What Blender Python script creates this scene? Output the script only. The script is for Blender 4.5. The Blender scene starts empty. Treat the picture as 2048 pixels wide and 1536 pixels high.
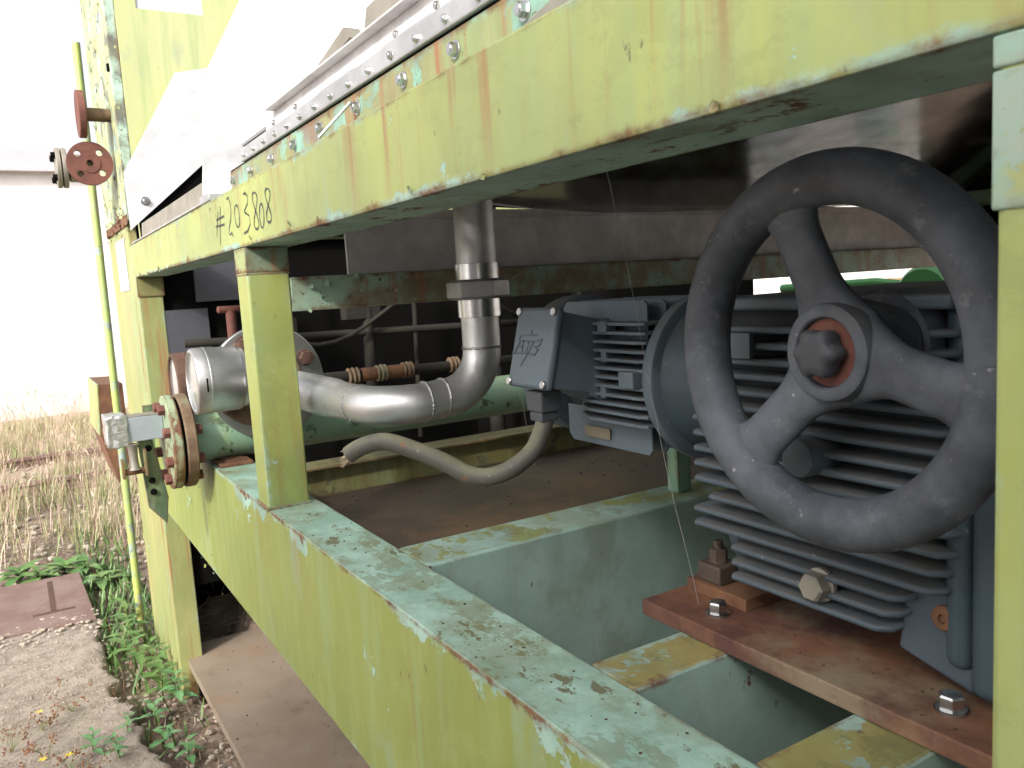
import bpy, bmesh, math, random
from mathutils import Vector, Matrix
from math import sin, cos, pi, radians
random.seed(7)
SC = bpy.context.scene
COL = SC.collection

# ------------------------------------------------------------------ camera, sky, sun, exposure
cam = bpy.data.objects.new('camera', bpy.data.cameras.new('camera'))
COL.objects.link(cam)
R = Matrix(((0.51968, -0.07313, 0.85123), (0.85226, 0.11415, -0.51051), (-0.05983, 0.99077, 0.12165)))
cam.matrix_world = Matrix.Translation((0, -0.4, 1.5)) @ R.to_4x4()
cam.data.sensor_width = 36
cam.data.lens = 28.93
cam.data.clip_start = 0.02
cam.data.clip_end = 400
cam.data.dof.use_dof = True
cam.data.dof.focus_distance = 1.25
cam.data.dof.aperture_fstop = 18.0
SC.camera = cam

SUN_TO = Vector((0.45, -0.70, 0.50)).normalized()
w = bpy.data.worlds.new('World'); SC.world = w; w.use_nodes = True
wn = w.node_tree
bg = wn.nodes['Background']
sky = wn.nodes.new('ShaderNodeTexSky'); sky.sky_type = 'NISHITA'; sky.sun_disc = False
sky.sun_elevation = math.asin(SUN_TO.z); sky.sun_rotation = math.atan2(SUN_TO.x, SUN_TO.y)
sky.air_density = 1.0; sky.dust_density = 5.0; sky.ozone_density = 1.0
hs = wn.nodes.new('ShaderNodeHueSaturation'); hs.inputs['Saturation'].default_value = 0.15; hs.inputs['Value'].default_value = 1.25
wn.links.new(sky.outputs[0], hs.inputs['Color']); wn.links.new(hs.outputs[0], bg.inputs['Color'])
bg.inputs['Strength'].default_value = 0.15
sl = bpy.data.lights.new('sun', 'SUN'); sl.energy = 1.75; sl.angle = radians(4); sl.color = (1, 0.955, 0.88)
so = bpy.data.objects.new('sun', sl); COL.objects.link(so)
so.rotation_euler = SUN_TO.to_track_quat('Z', 'Y').to_euler()
SC.view_settings.view_transform = 'Standard'; SC.view_settings.look = 'None'
SC.view_settings.exposure = 0.88; SC.view_settings.gamma = 1
SC.view_settings.use_curve_mapping = False
SC.render.engine = 'CYCLES'
SC.cycles.max_bounces = 8

# ------------------------------------------------------------------ node helper
class NT:
    def __init__(s, name):
        s.m = bpy.data.materials.new(name); s.m.use_nodes = True
        s.t = s.m.node_tree; s.n = s.t.nodes; s.b = s.n['Principled BSDF']
        s.pos = s.n.new('ShaderNodeNewGeometry')
    def new(s, t, **k):
        x = s.n.new(t)
        for a, v in k.items(): setattr(x, a, v)
        return x
    def put(s, sock, v):
        if hasattr(v, 'links') or hasattr(v, 'is_linked'): s.t.links.new(v, sock)
        elif isinstance(v, (tuple, list)) and len(v) == 3 and len(sock.default_value) == 4: sock.default_value = (*v, 1)
        else: sock.default_value = v
    def math(s, op, a, b=0.0, clamp=False):
        x = s.new('ShaderNodeMath', operation=op, use_clamp=clamp)
        s.put(x.inputs[0], a); s.put(x.inputs[1], b); return x.outputs[0]
    def mix(s, f, a, b, mode='MIX'):
        x = s.new('ShaderNodeMix', data_type='RGBA', blend_type=mode)
        s.put(x.inputs[0], f); s.put(x.inputs[6], a); s.put(x.inputs[7], b); return x.outputs[2]
    def noise(s, scale, detail=6, rough=.6, st=(1, 1, 1), off=0.0, dist=0.0):
        mp = s.new('ShaderNodeMapping'); mp.inputs['Scale'].default_value = st
        mp.inputs['Location'].default_value = (off, off * .7, off * 1.3)
        s.t.links.new(s.pos.outputs['Position'], mp.inputs[0])
        x = s.new('ShaderNodeTexNoise'); x.inputs['Scale'].default_value = scale
        x.inputs['Detail'].default_value = detail; x.inputs['Roughness'].default_value = rough
        x.inputs['Distortion'].default_value = dist
        s.t.links.new(mp.outputs[0], x.inputs['Vector']); return x.outputs['Fac']
    def step(s, v, lo, hi, a=0.0, b=1.0):
        x = s.new('ShaderNodeMapRange'); x.interpolation_type = 'SMOOTHSTEP'
        s.put(x.inputs[0], v); s.put(x.inputs[1], lo); s.put(x.inputs[2], hi); s.put(x.inputs[3], a); s.put(x.inputs[4], b)
        return x.outputs[0]
    def nrm(s, ax):
        x = s.new('ShaderNodeSeparateXYZ'); s.t.links.new(s.pos.outputs['True Normal'], x.inputs[0]); return x.outputs[ax]
    def xyz(s, ax):
        x = s.new('ShaderNodeSeparateXYZ'); s.t.links.new(s.pos.outputs['Position'], x.inputs[0]); return x.outputs[ax]
    def edge(s, r=.012):
        x = s.new('ShaderNodeBevel'); x.samples = 6; x.inputs[0].default_value = r
        d = s.new('ShaderNodeVectorMath', operation='DOT_PRODUCT')
        s.t.links.new(x.outputs[0], d.inputs[0]); s.t.links.new(s.pos.outputs['Normal'], d.inputs[1])
        return s.math('SUBTRACT', 1.0, d.outputs['Value'])
    def bump(s, h, st=.4, dist=.002):
        x = s.new('ShaderNodeBump'); x.inputs['Strength'].default_value = st; x.inputs['Distance'].default_value = dist
        s.put(x.inputs['Height'], h); s.t.links.new(x.outputs[0], s.b.inputs['Normal'])
    def out(s, col, rough=.5, metal=0.0, spec=None):
        s.put(s.b.inputs['Base Color'], col); s.put(s.b.inputs['Roughness'], rough); s.put(s.b.inputs['Metallic'], metal)
        if spec is not None: s.b.inputs['Specular IOR Level'].default_value = spec
        return s.m

YEL = (.385, .425, .128); YEL2 = (.29, .325, .115); OLV = (.262, .300, .070); MINT = (.37, .55, .46); MINT2 = (.26, .41, .33); RUST = (.105, .045, .026); RUSTO = (.20, .095, .045)

def paint(name, top=YEL, top2=YEL2, under=MINT, under2=MINT2, flake=.60, side=.75, upper=.2, lower=0.1, streak=.5, edge=.9, rust=.66, grime=.3, chip=9.0, zstreak=None, off=0.0, rough=.5, lowz=None, lowamt=.12, uchip=.60, hiz=None):
    s = NT(name)
    big = s.noise(2.3, 3, .5, off=off); col = s.mix(s.step(big, .35, .65), top, top2)
    mott = s.noise(26, 4, .6, (1, 1, .35), off=off + 3); col = s.mix(s.math('MULTIPLY', s.step(mott, .45, .75), .28), col, (.42, .46, .21))
    vs = s.noise(1, 5, .65, (16, 16, 1.2), off=off + 5); col = s.mix(s.math('MULTIPLY', s.step(vs, .48, .68), .5), col, (.27, .37, .17))
    un = s.mix(s.step(s.noise(9, 6, .65, off=off + 9), .38, .62), under, under2)
    un = s.mix(s.step(s.noise(chip * 2.6, 10, .74, (.5, 1, 1), off=off + 31), uchip, uchip + .012), un, (.15, .15, .095))
    un = s.mix(s.math('MULTIPLY', s.step(s.noise(4.5, 7, .7, off=off + 37), .5, .62), .45), un, (.21, .22, .12))
    # how much of the yellow coat each side of the steel carries
    nx, ny, nz = s.nrm(0), s.nrm(1), s.nrm(2)
    T = s.math('ADD', s.step(ny, -.3, -.7), s.math('MULTIPLY', s.step(nx, .3, .7), side))
    T = s.math('ADD', T, s.math('MULTIPLY', s.step(nz, .5, .8), upper)); T = s.math('ADD', T, s.math('MULTIPLY', s.step(nz, -.5, -.8), lower), True)
    fl = s.noise(chip, 9, .68, off=off + 1, dist=.25)
    e = s.math('POWER', s.math('MAXIMUM', s.edge(.016), 0.0), .5)
    cov = s.math('SUBTRACT', s.math('ADD', fl, s.math('MULTIPLY', e, .36 * edge)), flake)
    cov = s.math('SUBTRACT', cov, s.math('MULTIPLY', s.math('SUBTRACT', T, 1.0), .34))
    lz = s.math('MULTIPLY', s.step(s.xyz(2), lowz[1], lowz[0]), lowamt) if lowz else 0.0
    if hiz: lz = s.math('MULTIPLY', s.math('MULTIPLY', s.step(s.xyz(2), hiz[0], hiz[1]), s.step(ny, -.3, -.8)), s.math('MULTIPLY', s.step(s.noise(2.6, 2, .5, off=off + 51), .46, .56), .17))
    cov = s.math('ADD', cov, lz)
    fm = s.step(cov, 0.0, .012)
    c = s.mix(fm, col, un)
    pit = s.step(s.noise(chip * 6, 6, .7, (1, 1, .6), off=off + 41), .665, .69); c = s.mix(s.math('MULTIPLY', pit, .8), c, (.13, .12, .07))
    sm = s.step(s.noise(1, 5, .7, (9, 9, 3.2), off=off + 43), .56, .70); c = s.mix(s.math('MULTIPLY', sm, .38), c, (.27, .36, .28))
    r2 = s.noise(chip * 1.9, 9, .7, off=off + 17)
    rm = s.step(s.math('ADD', s.math('ADD', r2, lz), s.math('MULTIPLY', e, .40 * edge)), rust, rust + .05)
    rcol = s.mix(s.step(s.noise(60, 5, .7), .35, .65), RUST, RUSTO)
    c = s.mix(rm, c, rcol)
    # rust water running down the upright faces
    st = s.noise(1, 4, .6, (30, 30, 1.6), off=off + 11)
    amt = s.step(st, .55, .70)
    if zstreak: amt = s.math('MULTIPLY', amt, s.step(s.xyz(2), zstreak[0], zstreak[1]))
    amt = s.math('MULTIPLY', s.math('MULTIPLY', amt, s.step(s.math('ABSOLUTE', nz), .6, .3)), streak)
    c = s.mix(amt, c, (.31, .145, .065))
    g = s.math('ADD', s.math('MULTIPLY', s.step(s.noise(6, 8, .7, off=off + 23), .46, .66), .55), s.math('MULTIPLY', s.step(s.noise(11, 12, .76, (.6, 1, 1), off=off + 29), .535, .56), .5))
    g = s.math('MULTIPLY', g, s.math('ADD', s.math('MULTIPLY', s.step(nz, .4, .8), .8), grime), True)
    c = s.mix(g, c, (.17, .165, .07))
    h = s.math('SUBTRACT', s.math('SUBTRACT', 1.0, s.math('MULTIPLY', fm, .6)), s.math('MULTIPLY', rm, .5))
    s.bump(s.math('ADD', h, s.math('MULTIPLY', s.noise(140, 3, .6), .12)), .5, .0018)
    return s.out(c, s.mix(rm, (rough,) * 3, (.9,) * 3))

def rusty(name, a=RUST, b=RUSTO, c3=(.25, .2, .13), rough=.85, sc=14, off=0.0, pale=.62, bump=.5):
    s = NT(name)
    n = s.noise(sc, 9, .7, off=off); c = s.mix(s.step(n, .35, .65), a, b)
    c = s.mix(s.step(s.noise(sc * .45, 6, .65, off=off + 4), pale, pale + .15), c, c3)
    c = s.mix(s.math('MULTIPLY', s.step(s.noise(sc * 5, 5, .7), .55, .75), .5), c, tuple(x * .35 for x in a))
    s.bump(s.math('ADD', n, s.noise(sc * 9, 4, .7)), bump, .0015)
    return s.out(c, rough)

def metal(name, col=(.5, .5, .51), rough=.32, metallic=1.0, dirt=(.22, .17, .12), damt=.3, off=0.0, rv=.12, bs=.12, st=(1, 1, 1)):
    s = NT(name)
    n = s.noise(11, 7, .65, st, off=off); c = s.mix(s.step(n, .3, .7), col, tuple(x * .72 for x in col))
    d = s.math('MULTIPLY', s.step(s.noise(7, 8, .72, off=off + 6), .52, .72), damt)
    c = s.mix(d, c, dirt)
    sc = s.noise(1, 4, .6, (200, 12, 200), off=off)
    s.bump(s.math('ADD', s.noise(30, 5, .6), s.math('MULTIPLY', sc, .3)), min(bs, 1.0), .001 if bs < 1 else .004)
    return s.out(c, s.math('ADD', rough, s.math('MULTIPLY', s.math('ADD', n, s.math('MULTIPLY', d, 2.0)), rv)), s.math('SUBTRACT', metallic, s.math('MULTIPLY', d, .9)))

def machine_paint(name, col, dust=(.125, .11, .09), rough=.5, chips=.72, off=0.0, damt=.75, spk=.0):
    s = NT(name)
    c = s.mix(s.step(s.noise(5, 5, .6, off=off), .3, .7), col, tuple(x * .75 for x in col))
    up = s.step(s.nrm(2), .2, .9)
    dn = s.step(s.noise(22, 7, .68, off=off + 2), .30, .62)
    d = s.math('MULTIPLY', s.math('ADD', s.math('MULTIPLY', up, damt), .10), s.math('ADD', dn, .25), True)
    c = s.mix(d, c, dust)
    e = s.edge(.003)
    r = s.step(s.math('ADD', s.noise(38, 8, .7, off=off + 8), s.math('MULTIPLY', e, .12)), chips, chips + .03)
    c = s.mix(r, c, RUSTO)
    sp = s.step(s.noise(110, 3, .5, off=off), .70, .76); c = s.mix(s.math('MULTIPLY', sp, .35), c, (.4, .4, .4))
    s.bump(s.math('ADD', s.noise(180, 4, .6), s.math('MULTIPLY', r, -1.0)), .22, .0006)
    return s.out(c, s.math('ADD', rough, s.math('MULTIPLY', d, .45)), 0.0, .45)

def plain(name, col, rough=.6, met=0.0, var=.25, sc=20):
    s = NT(name); c = s.mix(s.noise(sc, 6, .65), tuple(x * (1 - var) for x in col), tuple(min(1, x * (1 + var)) for x in col))
    return s.out(c, rough, met)

M = {}
M['upper'] = paint('upper_beam_paint', flake=.64, lower=-.25, streak=.9, zstreak=(1.56, 1.72), rust=.655, edge=1.0, chip=8, side=.6, lowz=(1.60, 1.625), lowamt=.075)
M['lower'] = paint('lower_beam_paint', top=OLV, top2=(.215, .255, .062), flake=.645, upper=.0, streak=.45, rust=.71, grime=.08, off=2.0, chip=8, edge=1.1, hiz=(1.025, 1.076))
M['post'] = paint('post_paint', top=(.345, .37, .10), top2=(.24, .30, .085), side=.93, flake=.69, streak=.35, rust=.78, off=4.0)
M['cross'] = paint('cross_paint', top=(.28, .30, .12), under=(.36, .50, .45), under2=(.30, .44, .38), side=-.35, upper=.55, flake=.62, streak=.15, rust=.73, off=6.0, grime=.12, uchip=.68)
M['peel'] = paint('peeling_paint', top=(.25, .40, .26), top2=(.19, .32, .2), under=(.31, .46, .35), under2=(.22, .17, .10), side=.5, flake=.52, rust=.625, streak=.8, chip=14, off=8.0, grime=.1)
M['cabinet'] = paint('cabinet_paint', top=(.34, .34, .13), top2=(.25, .27, .10), side=.95, flake=.68, streak=.9, rust=.76, off=10.0, grime=.02)
M['bulk'] = paint('bulkhead_paint', top=(.50, .51, .26), top2=(.47, .49, .23), side=1.0, flake=.72, streak=.1, rust=.85, off=12.0, grime=0.0, edge=.5)
M['flaky'] = paint('flaky_column_paint', top=(.55, .53, .24), top2=(.42, .46, .2), under=(.45, .62, .5), under2=(.13, .13, .11), flake=.50, rust=.66, chip=16, streak=.5, off=14.0)
M['mintpipe'] = paint('mint_pipe_paint', top=(.27, .43, .31), top2=(.20, .34, .24), under=(.10, .16, .10), under2=(.06, .09, .05), side=1.0, upper=1.0, lower=1.0, flake=.60, rust=.74, streak=.1, off=16.0, grime=.1)
M['mintflange'] = paint('mint_flange_paint', top=(.27, .42, .28), top2=(.30, .33, .2), under=RUSTO, under2=RUST, side=1.0, upper=.9, lower=.7, flake=.53, rust=.60, streak=.5, off=18.0, chip=12)
M['bracket'] = paint('bracket_paint', top=(.33, .35, .13), top2=(.36, .38, .2), under=(.27, .42, .34), under2=(.33, .36, .28), flake=.50, rust=.74, streak=.2, off=26.0, chip=11)
M['bracket2'] = paint('rusty_joint_paint', top=(.33, .36, .12), top2=(.30, .34, .15), under=(.24, .36, .26), under2=(.16, .15, .09), side=.1, flake=.56, rust=.575, streak=.8, off=33.0, chip=13)
M['cross2'] = paint('cross_top_paint', top=(.28, .28, .10), top2=(.30, .24, .09), under=(.34, .48, .42), under2=(.28, .40, .35), side=-.35, upper=.93, flake=.565, streak=.1, rust=.64, off=28.0, grime=.2, uchip=.68)
M['channel'] = paint('channel_paint', top=(.20, .18, .065), top2=(.15, .13, .05), under=(.14, .12, .06), under2=(.10, .09, .05), side=.9, flake=.6, rust=.62, streak=.5, off=20.0, grime=.4)
M['webbing'] = paint('weathered_web_paint', top=(.22, .25, .10), top2=(.30, .27, .13), under=(.24, .46, .36), under2=(.22, .17, .13), flake=.53, rust=.64, chip=10, streak=1.0, off=22.0, grime=.35)
M['polepaint'] = paint('pole_paint', top=(.40, .47, .10), top2=(.33, .42, .14), under=(.30, .38, .36), under2=(.22, .27, .3), side=1.0, upper=1, lower=1, flake=.60, rust=.74, chip=11, off=24.0)
M['rust'] = rusty('rusty_steel')
M['plate'] = rusty('rusty_plate', (.085, .034, .028), (.21, .095, .05), (.25, .19, .12), sc=9, pale=.53, rough=.7)
M['redflange'] = rusty('red_primer_rust', (.115, .042, .032), (.165, .062, .045), (.2, .10, .07), sc=18, off=4)
M['tanflange'] = rusty('tan_rusty_flange', (.12, .068, .042), (.20, .135, .08), (.19, .18, .11), sc=20, off=7, pale=.5)
M['tray'] = rusty('rusty_tray', (.048, .034, .026), (.085, .06, .043), (.13, .075, .04), sc=3, off=9, pale=.55, bump=.15, rough=.6)
M['drip'] = rusty('drip_tray_steel', (.22, .165, .12), (.29, .23, .175), (.30, .16, .085), sc=2.2, off=11, pale=.49, bump=.12, rough=.55)
M['cover'] = rusty('steel_cover_plate', (.17, .10, .085), (.22, .15, .13), (.26, .2, .17), sc=6, off=13, bump=.2)
M['railsteel'] = rusty('rail_steel', (.13, .07, .055), (.22, .14, .12), (.3, .24, .22), sc=8, off=15)
M['steel'] = metal('stainless_pipe_steel', (.70, .69, .68), .40, .88, damt=.2)
M['darkrust'] = rusty('dark_rust', (.06, .03, .02), (.11, .055, .035), (.12, .08, .05), sc=30, off=21)
M['clutter'] = rusty('dark_clutter', (.013, .011, .009), (.026, .022, .015), (.032, .032, .022), sc=12, off=25)  # near-black tones for pipes and brackets deep in the frame
M['darkgreen'] = paint('dark_green_paint', top=(.085, .14, .075), top2=(.06, .10, .055), under=(.10, .10, .06), under2=(.07, .06, .04), side=1, upper=1, lower=1, flake=.62, rust=.68, streak=.3, off=30.0)
M['gearinner'] = plain('gap_shade_grime_shell', (.030, .036, .040), .8, 0, .4, 30)  # grime and the blackness of shaded fin gaps both put into this colour
M['steelb'] = metal('bright_steel', (.66, .65, .64), .20, damt=.1, off=3)
M['nut'] = metal('cast_steel_nut', (.42, .41, .40), .48, damt=.2, off=5, bs=.4)
M['sheet'] = metal('dull_stainless_sheet', (.84, .82, .82), .55, .2, damt=.25, off=7, bs=.05, rv=.2)
M['mirror'] = metal('polished_hopper_steel', (.42, .41, .39), .07, damt=.12, off=9, bs=.02, rv=.05)
M['white'] = metal('pale_galvanised_sheet', (.72, .72, .735), .6, .12, damt=.10, off=11, bs=.1)
M['galv'] = metal('galvanised_strip', (.60, .59, .60), .45, .7, damt=.15, off=13)
M['tan'] = metal('tan_galvanised', (.33, .30, .25), .55, .4, dirt=(.3, .25, .16), damt=.4, off=15)
M['gaugesteel'] = metal('brushed_gauge_steel', (.66, .65, .64), .36, damt=.08, off=17, bs=.05)
M['duct'] = metal('crinkled_foil_tape', (.75, .74, .72), .3, .9, damt=.15, off=19, bs=1.0)
M['greysteel'] = plain('grey_painted_square_tube', (.30, .34, .36), .5)
M['gear'] = machine_paint('gearbox_grey_blue', (.078, .108, .135), dust=(.115, .112, .105))
M['motor'] = machine_paint('motor_slate_blue', (.105, .14, .17), off=3, damt=.55)
M['coverblue'] = machine_paint('blue_cover_paint', (.045, .075, .095), off=5, damt=.4)
M['wheel'] = machine_paint('black_handwheel_cast', (.060, .063, .072), dust=(.135, .14, .15), rough=.55, chips=.80, off=7, damt=.35)
def wheelmat():
    s = NT('black_handwheel_cast')
    a = s.noise(13, 8, .68); c = s.mix(s.step(a, .34, .66), (.047, .051, .061), (.104, .114, .134))
    b = s.step(s.noise(26, 9, .75, off=4), .56, .68); c = s.mix(s.math('MULTIPLY', b, .55), c, (.20, .205, .22))
    c = s.mix(s.math('MULTIPLY', s.step(s.noise(7, 6, .7, off=9), .56, .72), .35), c, (.12, .105, .085))
    sp = s.step(s.noise(120, 3, .5), .70, .75); c = s.mix(s.math('MULTIPLY', sp, .6), c, (.38, .38, .38))
    s.bump(s.math('ADD', s.noise(170, 4, .6), s.math('MULTIPLY', a, 1.2)), .28, .0007)
    return s.out(c, s.math('ADD', .50, s.math('MULTIPLY', a, .2)), 0.0, .4)
M['wheel'] = wheelmat()
M['knob'] = machine_paint('dark_knob', (.05, .055, .065), dust=(.12, .12, .12), off=9, chips=.95, damt=.3)
M['cable'] = machine_paint('grey_cable_sheath', (.085, .08, .068), dust=(.19, .18, .115), off=11, damt=.8, chips=.635)
M['wire'] = plain('frayed_wire', (.38, .30, .2), .5, .3)
M['ink'] = plain('black_marker_ink', (.05, .055, .045), .6, 0, .5, 60)
M['dark'] = plain('shade_black_steel', (.004, .0038, .0035), .95, .0); M['dark'].node_tree.nodes['Principled BSDF'].inputs['Specular IOR Level'].default_value = .1  # near-black: interior shade put into the colour; also used for bolts and gasket
M['panelgrey'] = plain('inner_grey_panel', (.07, .07, .08), .6)
M['glass'] = None
s = NT('gauge_glass'); s.out((.9, .9, .88), .08); s.b.inputs['Transmission Weight'].default_value = .85; M['glass'] = s.m
M['dial'] = plain('gauge_dial', (.55, .56, .47), .5)
M['dialpink'] = plain('faded_dial', (.62, .50, .46), .5)
M['nameplate'] = plain('worn_nameplate', (.20, .17, .12), .5, .3)
M['greenmach'] = plain('green_machine_paint', (.07, .25, .08), .45)
M['red'] = plain('red_paint', (.4, .03, .02), .5)
M['web'] = plain('cobweb', (.30, .29, .26), .5)
s = NT('white_render_wall'); c = s.mix(s.step(s.noise(1.2, 7, .65), .35, .7), (.56, .545, .53), (.66, .65, .64))
c = s.mix(s.math('MULTIPLY', s.step(s.noise(1, 6, .7, (1, 3.0, .35)), .52, .7), .35), c, (.40, .36, .33))
c = s.mix(s.math('MULTIPLY', s.math('MULTIPLY', s.step(s.xyz(2), .9, .1), s.step(s.noise(2.5, 7, .7), .4, .6)), .5), c, (.36, .28, .23)); s.out(c, .9); M['wall'] = s.m
M['coping'] = plain('grey_wall_coping', (.42, .40, .42), .8, 0, .1, 5)

def leafmat(name, a, b):
    s = NT(name); c = s.mix(s.step(s.noise(9, 4), .35, .65), a, b); s.out(c, .5)
    s.b.inputs['Subsurface Weight'].default_value = 0.0
    return s.m
M['leaf'] = leafmat('weed_leaf', (.065, .155, .035), (.15, .24, .07))
M['leafblue'] = leafmat('soft_green_leaf', (.10, .24, .09), (.15, .30, .13))
M['stem'] = leafmat('weed_stem', (.16, .22, .07), (.25, .20, .10))
M['straw'] = leafmat('dry_straw', (.36, .27, .18), (.54, .41, .31))
M['strawg'] = leafmat('fading_grass', (.17, .24, .07), (.36, .36, .16))
M['seed'] = leafmat('brown_seed_heads', (.17, .065, .03), (.28, .12, .05))
M['petal'] = leafmat('yellow_petal', (.75, .55, .02), (.8, .6, .03))

def groundmat():
    s = NT('stony_soil')
    n = s.noise(5, 9, .7); c = s.mix(s.step(n, .35, .62), (.10, .07, .05), (.27, .20, .145))
    v = s.new('ShaderNodeTexVoronoi'); v.inputs['Scale'].default_value = 34
    s.t.links.new(s.pos.outputs['Position'], v.inputs['Vector'])
    c = s.mix(s.step(v.outputs['Distance'], .35, .1, 0, .55), c, (.42, .35, .28))
    far = s.step(s.xyz(0), -6.5, -9.5)
    c = s.mix(s.math('MULTIPLY', far, .7), c, (.52, .38, .30))
    c = s.mix(s.math('MULTIPLY', s.step(s.noise(2.2, 6, .6, off=5), .55, .7), .45), c, (.13, .16, .05))
    s.bump(s.math('ADD', s.noise(40, 6, .7), v.outputs['Distance']), .8, .012)
    return s.out(c, .95)
M['ground'] = groundmat()
def concretemat():
    s = NT('worn_concrete')
    n = s.noise(14, 10, .75); c = s.mix(s.step(n, .36, .62), (.25, .20, .165), (.40, .335, .28))
    c = s.mix(s.math('MULTIPLY', s.step(s.noise(60, 6, .7), .56, .7), .6), c, (.16, .13, .10))
    c = s.mix(s.math('MULTIPLY', s.step(s.noise(3, 6, .7, off=3), .5, .7), .5), c, (.30, .27, .20))
    s.bump(s.math('ADD', n, s.math('MULTIPLY', s.noise(90, 6, .7), .6)), 1.0, .012)
    return s.out(c, .95)
M['concrete'] = concretemat()
M['stone'] = plain('pale_stone', (.38, .32, .26), .9, 0, .4, 9)

# ------------------------------------------------------------------ mesh helpers
class MB:
    def __init__(s): s.b = bmesh.new(); s.hard = s.b.faces.layers.int.new('hard')
    def _hard(s, old, new):
        new = set(new)
        for f in s.b.faces:
            if f not in old: f[s.hard] = 0 if f in new else 1
    def _xf(s, vs, mat):
        if mat is not None: bmesh.ops.transform(s.b, matrix=mat, verts=vs)
    def box(s, x0, x1, y0, y1, z0, z1, bev=.0, seg=2, mat=None):
        old = set(s.b.faces)
        r = bmesh.ops.create_cube(s.b, size=1.0)
        vs = r['verts']
        for v in vs: v.co = Vector(((x0 + x1) / 2 + v.co.x * (x1 - x0), (y0 + y1) / 2 + v.co.y * (y1 - y0), (z0 + z1) / 2 + v.co.z * (z1 - z0)))
        if bev > 0:
            es = list({e for v in vs for e in v.link_edges})
            r = bmesh.ops.bevel(s.b, geom=es, offset=bev, segments=seg, affect='EDGES', profile=.5)
            vs = list({v for f in r['faces'] for v in f.verts} | {v for v in vs if v.is_valid})
            s._hard(old, r['faces'])
        s._xf(vs, mat); return s
    def prism(s, pts, a0, a1, axis='Y', bev=0.0, mat=None):
        # polygon pts in the plane normal to axis, extruded from a0 to a1
        old = set(s.b.faces)
        def P(p, a): return {'X': (a, p[0], p[1]), 'Y': (p[0], a, p[1]), 'Z': (p[0], p[1], a)}[axis]
        v0 = [s.b.verts.new(P(p, a0)) for p in pts]; v1 = [s.b.verts.new(P(p, a1)) for p in pts]
        n = len(pts); f = [s.b.faces.new(v0), s.b.faces.new(v1[::-1])]
        for i in range(n): f.append(s.b.faces.new((v0[i], v1[i], v1[(i + 1) % n], v0[(i + 1) % n])))
        vs = v0 + v1
        if bev:
            es = list({e for v in vs for e in v.link_edges}); r = bmesh.ops.bevel(s.b, geom=es, offset=bev, segments=2, affect='EDGES', profile=.5)
            vs = list({v for ff in r['faces'] for v in ff.verts} | {v for v in vs if v.is_valid}); s._hard(old, r['faces'])
        s._xf(vs, mat); return s
    def lathe(s, prof, o=(0, 0, 0), d=(0, 0, 1), seg=32, cap=True):
        # prof: list of (radius, distance along d)
        d = Vector(d).normalized(); q = d.to_track_quat('Z', 'Y').to_matrix(); o = Vector(o); rings = []
        for r, h in prof:
            if r < 1e-6: rings.append([s.b.verts.new(o + q @ Vector((0, 0, h)))])
            else: rings.append([s.b.verts.new(o + q @ Vector((r * cos(2 * pi * i / seg), r * sin(2 * pi * i / seg), h))) for i in range(seg)])
        for a, b in zip(rings, rings[1:]):
            for i in range(seg):
                j = (i + 1) % seg
                if len(a) == 1 and len(b) > 1: s.b.faces.new((a[0], b[j], b[i]))
                elif len(b) == 1 and len(a) > 1: s.b.faces.new((a[i], a[j], b[0]))
                elif len(a) > 1: s.b.faces.new((a[i], a[j], b[j], b[i]))
        if cap:
            for rg, rev in ((rings[0], True), (rings[-1], False)):
                if len(rg) > 1: s.b.faces.new(rg[::-1] if rev else rg)
        return s
    def cyl(s, p0, p1, r, seg=24, r2=None, ch=0.0):
        p0, p1 = Vector(p0), Vector(p1); L = (p1 - p0).length; r2 = r if r2 is None else r2
        pr = [(r, 0), (r2, L)] if ch == 0 else [(r - ch, 0), (r, ch), (r2, L - ch), (r2 - ch, L)]
        return s.lathe(pr, p0, p1 - p0, seg)
    def tube(s, path, r, seg=16, cap=True, flat=1.0, up=None):
        path = [Vector(p) for p in path]; n = len(path); rr = r if isinstance(r, (list, tuple)) else [r] * n
        rings = []; prev = None
        for i, p in enumerate(path):
            t = (path[min(i + 1, n - 1)] - path[max(i - 1, 0)]).normalized()
            if prev is None:
                a = Vector(up) if up else (Vector((0, 0, 1)) if abs(t.z) < .9 else Vector((1, 0, 0)))
            else: a = prev
            a = (a - t * a.dot(t)).normalized(); b = t.cross(a); prev = a
            rings.append([s.b.verts.new(p + rr[i] * (cos(2 * pi * k / seg) * a + flat * sin(2 * pi * k / seg) * b)) for k in range(seg)])
        for a, b in zip(rings, rings[1:]):
            for k in range(seg): s.b.faces.new((a[k], a[(k + 1) % seg], b[(k + 1) % seg], b[k]))
        if cap: s.b.faces.new(rings[0][::-1]); s.b.faces.new(rings[-1])
        return s
    def quad(s, *ps):
        s.b.faces.new([s.b.verts.new(p) for p in ps]); return s
    def ribbon(s, pts, w, plane_n):
        # flat strip along pts, width w, facing plane_n
        n = Vector(plane_n).normalized(); pts = [Vector(p) for p in pts]; L = []; Rr = []
        for i, p in enumerate(pts):
            t = (pts[min(i + 1, len(pts) - 1)] - pts[max(i - 1, 0)]).normalized(); c = t.cross(n)
            ww = w * (.5 + .18 * sin(i * 1.7)); L.append(s.b.verts.new(p + c * ww)); Rr.append(s.b.verts.new(p - c * ww))
        for i in range(len(pts) - 1): s.b.faces.new((L[i], L[i + 1], Rr[i + 1], Rr[i]))
        return s
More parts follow.
